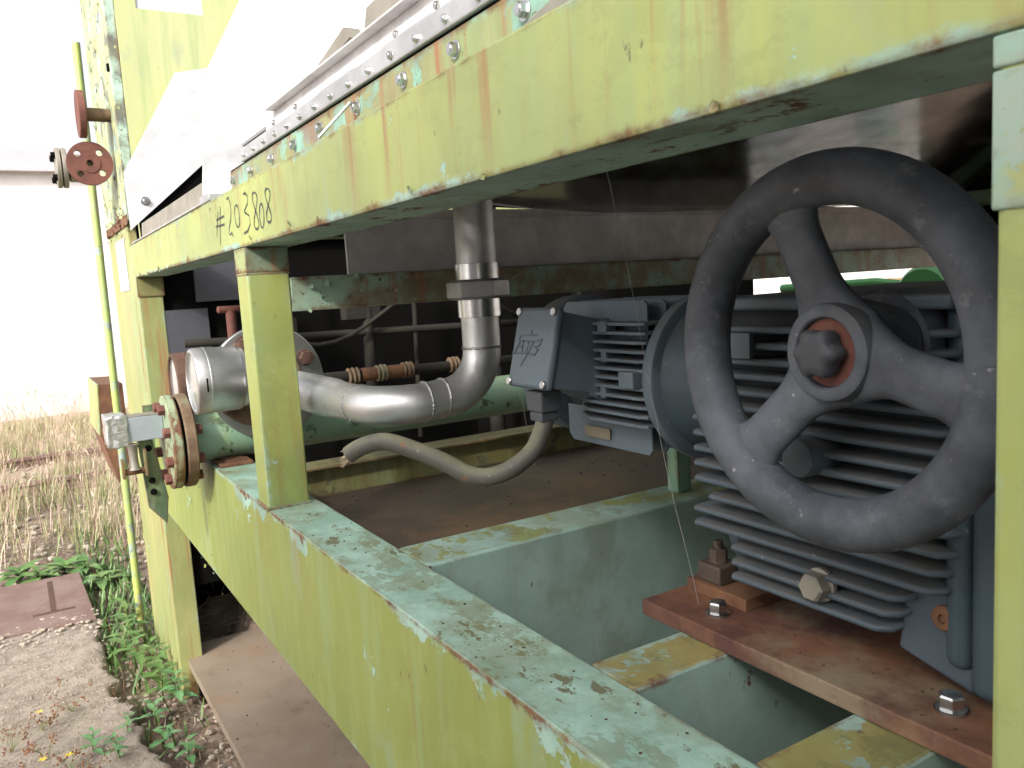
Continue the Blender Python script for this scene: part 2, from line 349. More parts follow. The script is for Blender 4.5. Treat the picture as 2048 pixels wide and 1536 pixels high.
    def mesh(s, name, mat, smooth=35):
        bmesh.ops.recalc_face_normals(s.b, faces=s.b.faces)
        m = bpy.data.meshes.new(name); s.b.to_mesh(m); s.b.free()
        for mm in (mat if isinstance(mat, list) else [mat]): m.materials.append(mm)
        m.shade_smooth()
        if smooth: m.set_sharp_from_angle(angle=radians(smooth))
        h = m.attributes.get('hard')
        if h:
            flags = [False] * len(m.polygons)
            for i_, d_ in enumerate(h.data): flags[i_] = d_.value == 1
            if smooth and any(flags):
                ek = {e.key: e for e in m.edges}
                for p_ in m.polygons:
                    if flags[p_.index]:
                        for k_ in p_.edge_keys: ek[k_].use_edge_sharp = True
            m.attributes.remove(m.attributes['hard'])
        return m

ORG = {}
def link(o, parent, at):
    COL.objects.link(o); pl = ORG[parent.name] if parent else Vector((0, 0, 0))
    if parent: o.parent = parent
    o.location = at - pl; ORG[o.name] = at
def thing(name, label, cat, loc=(0, 0, 0), group=None):
    o = bpy.data.objects.new(name, None); o.empty_display_size = .05; link(o, None, Vector(loc))
    o['label'] = label; o['category'] = cat
    if group: o['group'] = group
    return o
def part(name, mb, mat, parent=None, label=None, kind=None, smooth=35):
    at = ORG[parent.name] if parent else Vector((0, 0, 0))
    me = mb.mesh(name, mat, smooth) if isinstance(mb, MB) else mb
    if parent: me.transform(Matrix.Translation(-at))
    o = bpy.data.objects.new(name, me); link(o, parent, Vector(at))
    if label: o['label'] = label
    if kind: o['kind'] = kind
    return o
def solo(name, mb, mat, label, cat, group=None, smooth=35, kind=None):
    me = mb.mesh(name, mat, smooth)
    bb = [v.co for v in me.vertices]
    at = Vector((sum(v.x for v in bb) / len(bb), sum(v.y for v in bb) / len(bb), min(v.z for v in bb)))
    me.transform(Matrix.Translation(-at)); o = bpy.data.objects.new(name, me); link(o, None, at)
    if cat: o['label'] = label; o['category'] = cat
    if group: o['group'] = group
    if kind: o['kind'] = kind
    return o
def inst(me, name, parent, loc, d=(0, 0, 1), spin=0.0, sc=1.0, label=None):
    o = bpy.data.objects.new(name, me); link(o, parent, Vector(loc))
    q = Vector(d).to_track_quat('Z', 'Y') @ Matrix.Rotation(spin, 3, 'Z').to_quaternion()
    o.rotation_euler = q.to_euler(); o.scale = (sc,) * 3
    if label: o['label'] = label
    return o
def structure(name, mb, mat, kind='structure', smooth=35):
    o = part(name, mb, mat, None, smooth=smooth); o['kind'] = kind; return o

def hexbolt_mesh(name, mat, af=.016, h=.010, washer=.012, wt=.002, dome=.002):
    b = MB(); b.lathe([(washer, 0), (washer, wt * .8), (washer - wt * .3, wt)], seg=20)
    r = af / 2 / cos(pi / 6)
    b.lathe([(r, wt), (r, wt + h - dome), (r * .88, wt + h)], seg=6)
    b.lathe([(af * .40, wt + h), (af * .36, wt + h + .0006)], seg=16)
    return b.mesh(name, mat, 25)

# ------------------------------------------------------------------ ground and surroundings
g = MB()
N = 90
def gh(x, y):
    from mathutils import noise
    return .018 * noise.noise(Vector((x * 1.7, y * 1.7, 0))) + .008 * noise.noise(Vector((x * 7, y * 7, 3)))
xs = [-120, -60, -30, -20, -15] + [-14 + i * 14.0 / 130 for i in range(131)] + [1, 3, 8, 30, 90]
ys = [-90, -30, -10, -5] + [-3 + i * 6.0 / 56 for i in range(57)] + [5, 9, 14, 40, 120]
vv = [[g.b.verts.new((x, y, gh(x, y) - .012 if -14.1 < x < 0.1 and -3.1 < y < 3.1 else -.012)) for y in ys] for x in xs]
for i in range(len(xs) - 1):
    for j in range(len(ys) - 1): g.b.faces.new((vv[i][j], vv[i + 1][j], vv[i + 1][j + 1], vv[i][j + 1]))
structure('ground', g, M['ground'])

wl = thing('boundary_wall', 'long white rendered wall beyond the rail track with a grey coping', 'wall', (-13.8, 0, 0))
part('wall_panel', MB().box(-14.0, -13.6, -30, 30, -.1, 1.74), M['wall'], wl)
part('upper_panel', MB().box(-14.0, -13.625, -30, 30, 1.74, 3.45), M['wall'], wl)
part('coping', MB().box(-14.1, -13.45, -30, 30, 3.45, 3.50).box(-14.1, -13.55, -30, 30, 3.50, 3.74), M['coping'], wl)

nb = thing('sun_blocker', 'tall plain block added out of view to shade the near part of the machine', 'sun blocker', (3.2, -4.2, 0))  # unseen block added to keep the sun off the near machine
part('wall_panel', MB().box(.75, 6.2, -6.5, -3.3, 0, 3.9), M['coping'], nb)  # body of the added sun blocker
part('blocker_cap', MB().box(.75, 6.4, -6.7, -3.2, 3.9, 4.0), M['coping'], nb)
w2 = thing('shed_wall', 'pale brick shed wall seen through the gap above the gearbox', 'wall', (-6, 9, 0))
part('wall_panel', MB().box(-20, 4, 9, 9.3, -.1, 2.9), M['wall'], w2)
bm_ = MB().box(-.12, .12, -.012, .0, -.035, .035, .004).mesh('brick', rusty('exposed_brick', (.35, .16, .09), (.45, .26, .16), sc=9), 30)
for i in range(60):
    inst(bm_, 'brick', w2, (-10.5 + random.random() * 8, 8.999, .5 + .075 * random.randrange(16)), (0, 0, 1))

# rails of the old track
rt = thing('rail_track', 'rusty old rail track half buried in dry grass', 'rail track', (-8.2, 0, 0))
for x, dz in ((-7.8, 0), (-9.3, -.02)):
    part('rail', MB().prism([(x - .05, .0 + dz), (x + .05, .0 + dz), (x + .05, .012 + dz), (x + .01, .025 + dz), (x + .01, .075 + dz), (x + .033, .085 + dz), (x + .033, .11 + dz), (x - .033, .11 + dz), (x - .033, .085 + dz), (x - .01, .075 + dz), (x - .01, .025 + dz), (x - .05, .012 + dz)], -7, 5, 'Y'), M['railsteel'], rt)

# concrete slab with a broken edge, steel cover plate
sb = MB()
edge = [(-4.25, -.20), (-4.0, -.24), (-3.8, -.215), (-3.66, -.235), (-3.5, -.20), (-3.42, -.245), (-3.28, -.215), (-3.2, -.17), (-3.1, -.20), (-3.02, -.165), (-2.93, -.19), (-2.82, -.15), (-2.69, -.13), (-2.5, -.10), (-2.2, -.12), (-1.6, -.1)]
fine = []
for a, b2 in zip(edge, edge[1:]):
    for k in range(6):
        t = k / 6; fine.append((a[0] + (b2[0] - a[0]) * t, a[1] + (b2[1] - a[1]) * t + random.uniform(-.012, .012)))
cols_ = [fine]
rows = 40
grid = []
for (x, y) in fine:
    r_ = []
    for k in range(rows):
        yy = y - (k / (rows - 1)) ** 1.4 * 1.6
        z = .045 + .010 * math.sin(x * 9 + yy * 7) * .4 + random.uniform(-.003, .003)
        if k == 0: z -= .010
        r_.append(sb.b.verts.new((x, yy, z)))
    r_.insert(0, sb.b.verts.new((x, y + .004, -.03))); grid.append(r_)
for a, b2 in zip(grid, grid[1:]):
    for k in range(rows): sb.b.faces.new((a[k], b2[k], b2[k + 1], a[k + 1]))
structure('concrete_path', sb, M['concrete'], smooth=60)
cp = thing('steel_cover_plate', 'flat brown steel cover plate lying at the end of the concrete path', 'cover plate', (-4.6, -.4, .03))
def L2(a, b, t): return a + (b - a) * t
part('plate', MB().prism([(-5.06, -.62), (-5.05, -.235), (-4.22, -.215), (-4.28, -.61)], .03, .058, 'Z', .003), M['cover'], cp)
part('slot_bar', MB().box(-4.47, -4.44, -.47, -.29, .058, .0592, .001).box(-4.98, -4.47, -.395, -.370, .058, .0592), M['darkrust'], cp, label='dark tee shaped groove')

hm = MB(); hv = []
for i in range(26):
    hv.append([])
    for j in range(26):
        x = -4.0 + i * .045; y = .10 + j * .05
        hgt = .30 * max(0, 1 - ((x + 3.85) / .75) ** 2) * min(1, (y - .08) * 4) * (.8 + .3 * math.sin(j * .9 + i * .3)) + random.uniform(-.012, .012)
        hv[-1].append(hm.b.verts.new((x, y, hgt - .01)))
for a, b2 in zip(hv, hv[1:]):
    for j in range(25): hm.b.faces.new((a[j], a[j + 1], b2[j + 1], b2[j]))
structure('soil_heap', hm, M['ground'], 'stuff')
def gs(): return random.uniform(-3.85, -3.2), random.uniform(.12, .9)
st_b = MB()
for i in range(260):
    x, y = gs(); z = .30 * max(0, 1 - ((x + 3.85) / .75) ** 2) * min(1, (y - .08) * 4) + .01; a = random.random() * 3.14; l = random.uniform(.03, .09)
    st_b.tube([(x, y, z), (x + cos(a) * l, y + sin(a) * l, z + random.uniform(-.01, .03))], .0012, 3)
structure('dead_stalks', st_b, M['straw'], 'stuff', 0)
# gravel and loose stones
def stones(n, fx, smin, smax):
    b = MB()
    for i in range(n):
        x, y, z = fx(); s_ = random.uniform(smin, smax)
        r = bmesh.ops.create_icosphere(b.b, subdivisions=1, radius=s_)
        mt = Matrix.Translation((x, y, z)) @ Matrix.Rotation(random.random() * 6, 4, 'Z') @ Matrix.Diagonal((random.uniform(.8, 1.5), random.uniform(.7, 1.1), random.uniform(.35, .7), 1))
        for v in r['verts']: v.co *= random.uniform(.8, 1.15)
        bmesh.ops.transform(b.b, matrix=mt, verts=r['verts'])
    return b
def f1(): x = random.uniform(-4.6, -1.8); return x, random.uniform(-.25, .9), .0
def f2():
    return random.uniform(-4.35, -4.1) + random.gauss(0, .06), random.uniform(-.75, -.2), .055
def f3(): return random.uniform(-11.5, -4.8), random.uniform(-2.2, 1.2), .005
structure('gravel', stones(1300, f1, .004, .013), M['stone'], 'stuff')
structure('stone_chips', stones(150, f2, .005, .014), M['stone'], 'stuff')
structure('ballast', stones(1800, f3, .008, .028), M['stone'], 'stuff')
def f4(): return random.uniform(-4.1, -2.5), random.uniform(-1.0, -.2), .05
structure('path_grit', stones(900, f4, .002, .006), M['stone'], 'stuff')

# grass
def blades(n, fx, h0, h1, w, lean=.5):
    b = MB()
    for i in range(n):
        x, y = fx(); h = random.uniform(h0, h1); a = random.random() * 6.28; l = random.uniform(.1, lean) * h
        dx, dy = cos(a) * l, sin(a) * l; px, py = -sin(a) * w, cos(a) * w
        v = [b.b.verts.new(p) for p in ((x - px, y - py, -.01), (x + px, y + py, -.01), (x + dx * .35 + px * .8, y + dy * .35 + py * .8, h * .55), (x + dx * .35 - px * .8, y + dy * .35 - py * .8, h * .55), (x + dx, y + dy, h))]
        b.b.faces.new((v[0], v[1], v[2], v[3])); b.b.faces.new((v[3], v[2], v[4]))
    return b
tufts = [(random.uniform(-12.5, -5.4), random.uniform(-2.0, 1.1)) for _ in range(150)]
def gt(): c = random.choice(tufts); return c[0] + random.gauss(0, .13), c[1] + random.gauss(0, .10)
structure('dry_grass', blades(6200, gt, .06, .34, .0022, .9), M['straw'], 'stuff', 0)
structure('green_grass', blades(5200, gt, .05, .26, .003, .9), M['strawg'], 'stuff', 0)
def gn(): return random.gauss(-4.6, .7), random.uniform(-.22, .06)
structure('low_weeds', blades(800, gn, .02, .09, .005, 1.2), M['leaf'], 'stuff', 0)
def gm(): return random.uniform(-5.6, -2.4), random.uniform(-.24, .9)
structure('straw_litter', blades(1300, gm, .01, .03, .0015, 3.5), M['straw'], 'stuff', 0)
structure('dead_stems', blades(420, gm, .03, .15, .0014, 2.4), M['seed'], 'stuff', 0)
# seed heads of the tall grass
sd = MB()
for i in range(420):
    c = random.choice(tufts); x, y = c[0] + random.gauss(0, .1), c[1] + random.gauss(0, .1); h = random.uniform(.25, .5); lx = random.gauss(0, .06); ly = random.gauss(0, .05)
    sd.tube([(x, y, 0), (x + lx * .4, y + ly * .4, h * .6), (x + lx, y + ly, h)], .0013, 3)
    sd.tube([(x + lx, y + ly, h), (x + lx * 1.2, y + ly * 1.2, h + .03), (x + lx * 1.5, y + ly * 1.5, h + .05)], [.002, .006, .001], 4)
structure('seeding_grass', sd, M['straw'], 'stuff', 60)

def leafmesh(name, L, W, mat, fold=.25, droop=.3, n=5, tooth=0.0):
    b = MB(); mid = []; le = []; ri = []
    for i in range(n + 1):
        t = i / n; wd = W * (sin(pi * (t ** .8)) * .5) * (1 + (tooth if i % 2 else -tooth)); z = -droop * L * t * t
        mid.append(b.b.verts.new((t * L, 0, z))); le.append(b.b.verts.new((t * L, wd, z + fold * wd))); ri.append(b.b.verts.new((t * L, -wd, z + fold * wd)))
    for i in range(n):
        b.b.faces.new((mid[i], mid[i + 1], le[i + 1], le[i])); b.b.faces.new((ri[i], ri[i + 1], mid[i + 1], mid[i]))
    bmesh.ops.remove_doubles(b.b, verts=b.b.verts, dist=1e-5)
    return b.mesh(name, mat, 0)
LF = [leafmesh('leaf', .085, .030, M['leaf']), leafmesh('leaf', .060, .026, M['leafblue'], tooth=.12, n=8), leafmesh('leaf', .15, .05, M['leaf'], droop=.5, n=7, tooth=.1)]
def weed(x, y, h, n, kind, label, sc=1.0, z0=0.0, name='weed'):
    t = thing(name, label, 'weed', (x, y, z0), 'weeds growing beside the path')
    lx, ly = random.gauss(0, .15) * h, random.gauss(0, .15) * h
    pts = [(x, y, z0 - .01), (x + lx * .3, y + ly * .3, z0 + h * .5), (x + lx, y + ly, z0 + h)]
    part('stem', MB().tube(pts, [.0028, .0022, .001], 5), M['stem'], t)
    for i in range(n):
        f = .12 + .88 * i / max(1, n - 1); p = (x + lx * f, y + ly * f, z0 + h * f); a = i * 2.4 + random.random() * .6
        o = bpy.data.objects.new('leaf', LF[kind]); link(o, t, Vector(p)); o.rotation_euler = (0, -random.uniform(.1, .75), a)
        k = sc * (1.15 - .55 * f) * random.uniform(.8, 1.2); o.scale = (k, k, k)
    return t
weed(-4.02, -.10, .17, 14, 0, 'leafy green weed at the foot of the leaning pole', 1.25)
weed(-3.80, -.14, .15, 12, 0, 'narrow leaved weed between the pole and the broken slab edge', 1.2)
weed(-3.62, -.10, .14, 12, 0, 'green weed in the gap behind the step in the slab edge', 1.2)
weed(-3.45, -.05, .17, 15, 0, 'tall green weed against the middle of the cabinet foot', 1.15)
weed(-3.30, -.07, .15, 14, 0, 'bushy weed in front of the corner of the cabinet foot', 1.1)
weed(-3.18, -.02, .13, 13, 1, 'pale green weed under the end of the drip tray', 1.2)
weed(-3.12, -.12, .08, 9, 1, 'small rounded weed on the bare soil by the slab corner', 1.0)
weed(-2.92, -.12, .07, 8, 1, 'toothed leaf weed lying on the brown soil', 1.1)
weed(-2.80, -.06, .06, 7, 1, 'low weed nearest the drip tray lip', 1.1)
weed(-2.86, -.26, .09, 11, 1, 'upright weed on the slab with small paired leaves', .8, .045)
weed(-2.95, -.33, .08, 10, 1, 'weed with paired leaves on the slab left of the other one', .8, .045)
weed(-3.02, -.22, .06, 8, 1, 'seedling in the crack of the slab', .7, .045)
for i, (x, y, l) in enumerate(((-5.2, -.42, 'broad leaved dock at the left end of the cover plate'), (-5.22, -.30, 'broad leaved dock beside the middle of the cover plate'), (-5.18, -.20, 'broad leaved dock behind the right corner of the cover plate'), (-5.3, -.52, 'broad leaved dock at the left frame edge'), (-4.9, -.14, 'small dock beside the long side of the cover plate'))):
    weed(x, y, .06 if i < 4 else .05, 13, 2, l, 1.2, .0, 'dock_plant')
# brown seeding herbs in front
def herb(x, y, label, yellow=False, h=.1):
    t = thing('seeding_herb', label, 'herb', (x, y, .045), 'brown seeding herbs on the slab')
    b = MB(); s_ = MB()
    for i in range(7):
        a = random.random() * 6.28; l = random.uniform(.3, .9) * h; e = Vector((x + cos(a) * l, y + sin(a) * l, .045 + h * random.uniform(.3, 1)))
        b.tube([(x, y, .045), (x + cos(a) * l * .4, y + sin(a) * l * .4, .045 + (e.z - .045) * .6), e], [.0013, .001, .0008], 4)
        for k in range(7):
            c = e + Vector((random.gauss(0, .010), random.gauss(0, .010), random.gauss(0, .008)))
            r = bmesh.ops.create_icosphere(s_.b, subdivisions=1, radius=random.uniform(.002, .0045)); bmesh.ops.translate(s_.b, verts=r['verts'], vec=c)
    part('stem', b, M['stem'], t); part('seed_heads', s_, M['seed'], t, kind='stuff')
    if yellow:
        p = MB()
        for k in range(5):
            a = k * 1.257; c = Vector((x + .005, y, .045 + h)); q = [c, c + Vector((cos(a - .4) * .009, sin(a - .4) * .009, .003)), c + Vector((cos(a) * .015, sin(a) * .015, .004)), c + Vector((cos(a + .4) * .009, sin(a + .4) * .009, .003))]
            p.quad(*q)
        part('flower', p, M['petal'], t)
herb(-3.30, -.37, 'brown seeding herb in the middle of the slab')
herb(-3.22, -.47, 'brown seeding herb with a yellow flower at the slab surface', True, .07)
herb(-3.12, -.56, 'brown seeding herb at the left edge of the picture')
herb(-2.98, -.46, 'seeding herb above the yellow flower', False, .08)
herb(-2.82, -.47, 'seeding herb with the bright yellow flower', True, .09)
herb(-2.86, -.40, 'wiry seeding herb near the bottom edge', True, .06)
herb(-2.74, -.36, 'brown seeding herb lowest on the slab', False, .08)
herb(-3.0, -.62, 'red brown seeding herb at the far left', False, .09)

# ------------------------------------------------------------------ machine frame
fr = thing('machine_frame', 'yellow green welded steel frame with flaking paint carrying the machine', 'steel frame', (-1.5, 0, 0))
ub = part('upper_beam', MB().box(-3.24, .7, 0, .105, 1.600, 1.717, .003, 2), M['upper'], fr)
lb = part('lower_beam', MB().box(-3.24, .5, 0, .105, .760, 1.076, .003, 2), M['lower'], fr)
part('post', MB().box(-1.727, -1.644, .001, .084, 1.0765, 1.5995, .004, 2), M['post'], fr, label='middle post')
part('post', MB().box(-3.322, -3.24, .0015, .084, .0, 1.716, .004, 2), M['cabinet'], fr, label='end post reaching the ground')
part('post', MB().box(-.2165, -.1335, -.001, .082, 1.0765, 1.5995, .004, 2), M['post'], fr, label='near post')
jc = part('joint_plate', MB().box(-1.7275, -1.6435, .0, .0855, 1.545, 1.5495, .001), M['peel'], fr)
part('joint_sleeve', MB().box(-1.7285, -1.6425, .0003, .0855, 1.550, 1.5992, .002), M['bracket2'], fr)
part('joint_plate', MB().box(-.218, -.130, -.0025, .05, 1.520, 1.583, .0015), M['bracket'], fr)
part('joint_plate', MB().box(-.218, -.130, -.0025, .05, 1.584, 1.5985, .0015), M['bracket'], fr)
part('joint_plate', MB().box(-3.245, -3.235, .0, .09, 1.53, 1.5985, .001), M['channel'], fr)
part('cross_member', MB().box(-1.7265, -1.6445, .0845, 2.7, 1.469, 1.5375, .003), M['peel'], fr, label='peeling upper cross member behind the middle post')
part('cross_member', MB().box(-1.243, -1.130, .1055, 1.35, .82, 1.0755, .004), M['cross'], fr, label='mint green cross member')
part('cross_member', MB().box(-.712, -.637, .1055, 1.35, .90, 1.0755, .004), M['cross2'], fr, label='mint cross member under the end of the rusty plate')
part('cross_member', MB().box(-.475, -.395, .1055, 1.35, .92, 1.0755, .004), M['cross2'], fr, label='third cross member at the lower right')
part('cross_member', MB().box(-2.055, -2.0, .1055, 1.35, .985, 1.076, .002).box(-2.0, -1.96, .1055, 1.35, .985, .992, .001).box(-2.0, -1.965, .1055, 1.35, 1.07, 1.076, .001), M['channel'], fr, label='inner channel with stained yellow paint')
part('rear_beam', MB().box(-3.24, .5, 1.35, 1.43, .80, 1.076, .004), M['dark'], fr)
part('rear_blackout', MB().box(-2.115, .6, 1.9, 1.91, .0, 1.33), M['dark'], fr)  # dark panel added at the rear to keep the interior black
part('light_stop_panel', MB().box(.55, .56, .11, 1.9, .0, 2.6), M['cross2'], fr)  # unseen panel added to cut near-end light and green the hopper's reflection
part('inner_post', MB().box(-1.205, -1.175, .665, .70, 1.0765, 1.18, .002), M['mintpipe'], fr)
part('tray_floor', MB().box(-1.999, -1.245, .106, 1.345, .990, .9945), M['tray'], fr)
part('angle_rail', MB().box(-.60, -.575, .12, 1.3, .60, .66, .002), M['dark'], fr)
for a_, b_ in (((-1.729, .0, 1.0775), (-1.729, .085, 1.0775)), ((-1.6425, .0, 1.0775), (-1.6425, .085, 1.0775)), ((-1.728, .0, 1.0775), (-1.643, .0, 1.0775)), ((-1.1295, .107, 1.0740), (-1.1295, .107, .84)), ((-.6365, .107, 1.074), (-.6365, .107, .91))):
    A_, B_ = Vector(a_), Vector(b_); n_ = 40
    part('weld_seam', MB().tube([A_.lerp(B_, k / n_) for k in range(n_ + 1)], [.0035 + random.random() * .0016 for k in range(n_ + 1)], 6), M['peel'], fr)
hw = MB()
STROKES = [
[(-1.8288, 1.6871), (-1.846, 1.6633), (-1.8632, 1.6358)], [(-1.8031, 1.6955), (-1.8222, 1.657), (-1.839, 1.6175)], [(-1.852, 1.671), (-1.7773, 1.6719)], [(-1.8644, 1.6577), (-1.7804, 1.6553)],
[(-1.7432, 1.7015), (-1.7262, 1.7044), (-1.7156, 1.6916), (-1.7131, 1.6761), (-1.7237, 1.6598), (-1.7445, 1.6442), (-1.7496, 1.6329), (-1.7383, 1.631), (-1.7233, 1.6336), (-1.7151, 1.6252)],
[(-1.6671, 1.6826), (-1.659, 1.6796), (-1.6527, 1.673), (-1.6493, 1.664), (-1.6496, 1.6545), (-1.6535, 1.6463), (-1.6603, 1.6409), (-1.6686, 1.6395), (-1.6768, 1.6423), (-1.6833, 1.649), (-1.6867, 1.6581), (-1.6864, 1.6678), (-1.6823, 1.6761), (-1.6755, 1.6814), (-1.6671, 1.6826)],
[(-1.6055, 1.6954), (-1.5896, 1.6957), (-1.5747, 1.6876), (-1.5795, 1.6758), (-1.6104, 1.664), (-1.6036, 1.6611), (-1.5758, 1.6529), (-1.5741, 1.6378), (-1.5966, 1.6265), (-1.6266, 1.6245)],
[(-1.5162, 1.6868), (-1.5101, 1.6809), (-1.5116, 1.6728), (-1.5204, 1.6633), (-1.5327, 1.6532), (-1.5432, 1.6432), (-1.5471, 1.6343), (-1.5428, 1.6277), (-1.5327, 1.6242), (-1.5215, 1.6247), (-1.5145, 1.6293), (-1.5146, 1.6377), (-1.5216, 1.6489), (-1.532, 1.6614), (-1.5405, 1.6733), (-1.5428, 1.6827), (-1.5375, 1.6883), (-1.527, 1.6895), (-1.5162, 1.6868)],
[(-1.487, 1.6654), (-1.4811, 1.6627), (-1.477, 1.6563), (-1.4755, 1.6477), (-1.4769, 1.6383), (-1.4809, 1.6302), (-1.4868, 1.6248), (-1.4934, 1.6232), (-1.4995, 1.6259), (-1.5037, 1.6323), (-1.5052, 1.6411), (-1.5038, 1.6505), (-1.4996, 1.6587), (-1.4936, 1.664), (-1.487, 1.6654)],
[(-1.4303, 1.6829), (-1.4245, 1.6777), (-1.4263, 1.6707), (-1.435, 1.6625), (-1.4473, 1.6539), (-1.4578, 1.6454), (-1.4619, 1.6377), (-1.4579, 1.6318), (-1.448, 1.6286), (-1.4371, 1.6289), (-1.4301, 1.6328), (-1.4301, 1.6401), (-1.4366, 1.65), (-1.4464, 1.661), (-1.4544, 1.6716), (-1.4564, 1.6798), (-1.4511, 1.6846), (-1.4408, 1.6855), (-1.4303, 1.6829)]]
for S_ in STROKES:
    hw.ribbon([(x, -.0006, z) for x, z in S_], .0040, (0, -1, 0))
part('handwritten_number', hw, M['ink'], ub, label='handwritten black number #203808', smooth=0)

def crumbs(n, fx, a, b_):
    b = MB()
    for i in range(n):
        x, y, z = fx(); s_ = random.uniform(a, b_)
        rr = bmesh.ops.create_icosphere(b.b, subdivisions=1, radius=s_)
        for v in rr['verts']: v.co = Vector((v.co.x * random.uniform(.7, 1.6), v.co.y * random.uniform(.7, 1.3), v.co.z * .45)) + Vector((x, y, z))
    return b
part('rust_crumbs', crumbs(110, lambda: (random.uniform(-1.99, -1.25), random.uniform(.11, 1.2), .9955), .001, .0045), M['darkrust'], fr, kind='stuff')
part('dirt_crumbs', crumbs(45, lambda: (random.uniform(-1.7, -.3), random.uniform(.01, .10), 1.0765), .0006, .0022), M['darkrust'], fr, kind='stuff')
# curled paint flakes
def flakes(n, fx, mat, parent, smin=.006, smax=.02):
    b = MB()
    for i in range(n):
        p, nn = fx(); s_ = random.uniform(smin, smax); a = random.random() * 6.28
        q = Vector(nn).to_track_quat('Z', 'Y').to_matrix() @ Matrix.Rotation(a, 3, 'Z')
        k = 4; rows_ = []; wob = [random.uniform(.5, 1) for _ in range(k + 1)]
        for j in range(k + 1):
            t = j / k; z = .0006 + (t ** 2) * s_ * .30; x = t * s_; wob[j] *= (.25 + 1.1 * sin(pi * min(1, t * .85 + .12)))
            rows_.append([b.b.verts.new(Vector(p) + q @ Vector((x, yy * s_ * wob[j] * .5, z + abs(yy) * .002))) for yy in (-1, 0, 1)])
        for r1, r2 in zip(rows_, rows_[1:]):
            for c in range(2): b.b.faces.new((r1[c], r1[c + 1], r2[c + 1], r2[c]))
    return part('paint_flakes', b, mat, parent, kind='stuff', smooth=0)
flakes(30, lambda: ((-1.644, random.uniform(.09, .5), 1.4695 + random.random() * .066), (1, 0, 0)), M['peel'], fr, .004, .014)
flakes(14, lambda: ((random.uniform(-3.2, -.3), -.0005, 1.602 + abs(random.gauss(0, .006))), (0, -1, .0)), M['upper'], fr, .004, .012)
flakes(18, lambda: ((random.uniform(-3.1, -2.2), -.0005, random.choice((.765, .95, 1.05)) + random.gauss(0, .05) * .5), (0, -1, 0)), M['lower'], fr, .004, .012)

# ------------------------------------------------------------------ end cabinet (far left)
cb = thing('end_cabinet', 'tall yellow green end cabinet with a flaking corner and pale cut-out', 'machine cabinet', (-3.6, 0, 0))
part('front_panel', MB().box(-3.96, -3.3235, .0, .03, .0, 1.80, .002), M['cabinet'], cb)
part('corner_column', MB().box(-3.96, -3.242, -.004, .03, 1.803, 3.2, .003), M['flaky'], cb)
part('seam_strip', MB().box(-3.965, -3.250, -.0065, -.0045, 1.79, 1.825, .001), M['rust'], cb)
part('white_sticker', MB().box(-3.71, -3.44, -.003, -.0012, 1.56, 1.755), M['white'], cb)
part('bulkhead_panel', MB().box(-3.262, -3.240, .0305, 2.4, 1.719, 2.535, .001).box(-3.262, -3.240, .0305, .10, 2.535, 3.2).box(-3.262, -3.240, .327, 2.4, 2.535, 3.2), M['bulk'], cb)
part('cutout_panel', MB().box(-3.26, -3.245, .101, .326, 2.536, 3.1), M['white'], cb)
part('side_panel', MB().box(-3.94, -3.90, .031, 2.4, .0, 3.2), M['dark'], cb)
part('inner_panel', MB().box(-3.26, -3.242, .085, .235, 1.05, 1.475).box(-3.26, -3.242, .20, .36, 1.50, 1.66), M['panelgrey'], cb)
part('back_blackout', MB().box(-3.24, -2.12, 1.9, 1.92, .0, 2.3), M['dark'], cb)  # dark sheet added behind so the left interior stays black
part('inner_blackout', MB().box(-3.275, -3.264, .085, 1.9, .42, 1.7185), M['dark'], cb)  # dark sheet added to continue the interior shade below the bulkhead
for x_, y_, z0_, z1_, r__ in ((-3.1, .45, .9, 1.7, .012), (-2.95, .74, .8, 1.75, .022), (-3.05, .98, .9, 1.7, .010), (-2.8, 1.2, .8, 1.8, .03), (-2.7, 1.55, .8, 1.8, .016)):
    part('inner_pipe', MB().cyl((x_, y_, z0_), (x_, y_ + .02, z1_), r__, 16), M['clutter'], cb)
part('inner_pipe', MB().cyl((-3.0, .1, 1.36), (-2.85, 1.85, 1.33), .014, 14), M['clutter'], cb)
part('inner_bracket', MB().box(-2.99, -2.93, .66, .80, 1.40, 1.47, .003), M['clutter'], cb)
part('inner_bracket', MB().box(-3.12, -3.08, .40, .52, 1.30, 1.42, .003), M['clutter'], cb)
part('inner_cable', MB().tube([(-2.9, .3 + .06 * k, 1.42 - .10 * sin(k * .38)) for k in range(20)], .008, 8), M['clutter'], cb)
flakes(70, lambda: ((random.uniform(-3.94, -3.26), -.0045, random.uniform(1.83, 2.7)), (0, -1, 0)), M['flaky'], cb, .005, .022)
flakes(40, lambda: ((random.uniform(-3.95, -3.26), -.006, random.gauss(1.81, .02)), (0, -1, 0)), M['rust'], cb, .006, .02)
bolt_s = hexbolt_mesh('bolt', M['dark'], .022, .012, .014)
part('wire_clip', MB().box(-3.28, -3.262, -.012, -.004, 2.32, 2.345), M['dark'], cb)
# cabinet side bracket with bolts, on the end post
bk = part('bolted_bracket', MB().box(-3.236, -3.226, -.03, .01, .80, 1.14, .002), M['darkgreen'], cb)
for z in (.85, .95, 1.10): inst(bolt_s, 'bolt', bk, (-3.226, -.012, z), (1, 0, 0))

# leaning pole
pole = solo('standing_pole', MB().cyl((-4.056, -.045, 0), (-4.056, -.028, 2.625), .0165, 20), M['polepaint'], 'thin yellow green pole standing in front of the end cabinet corner', 'pole')
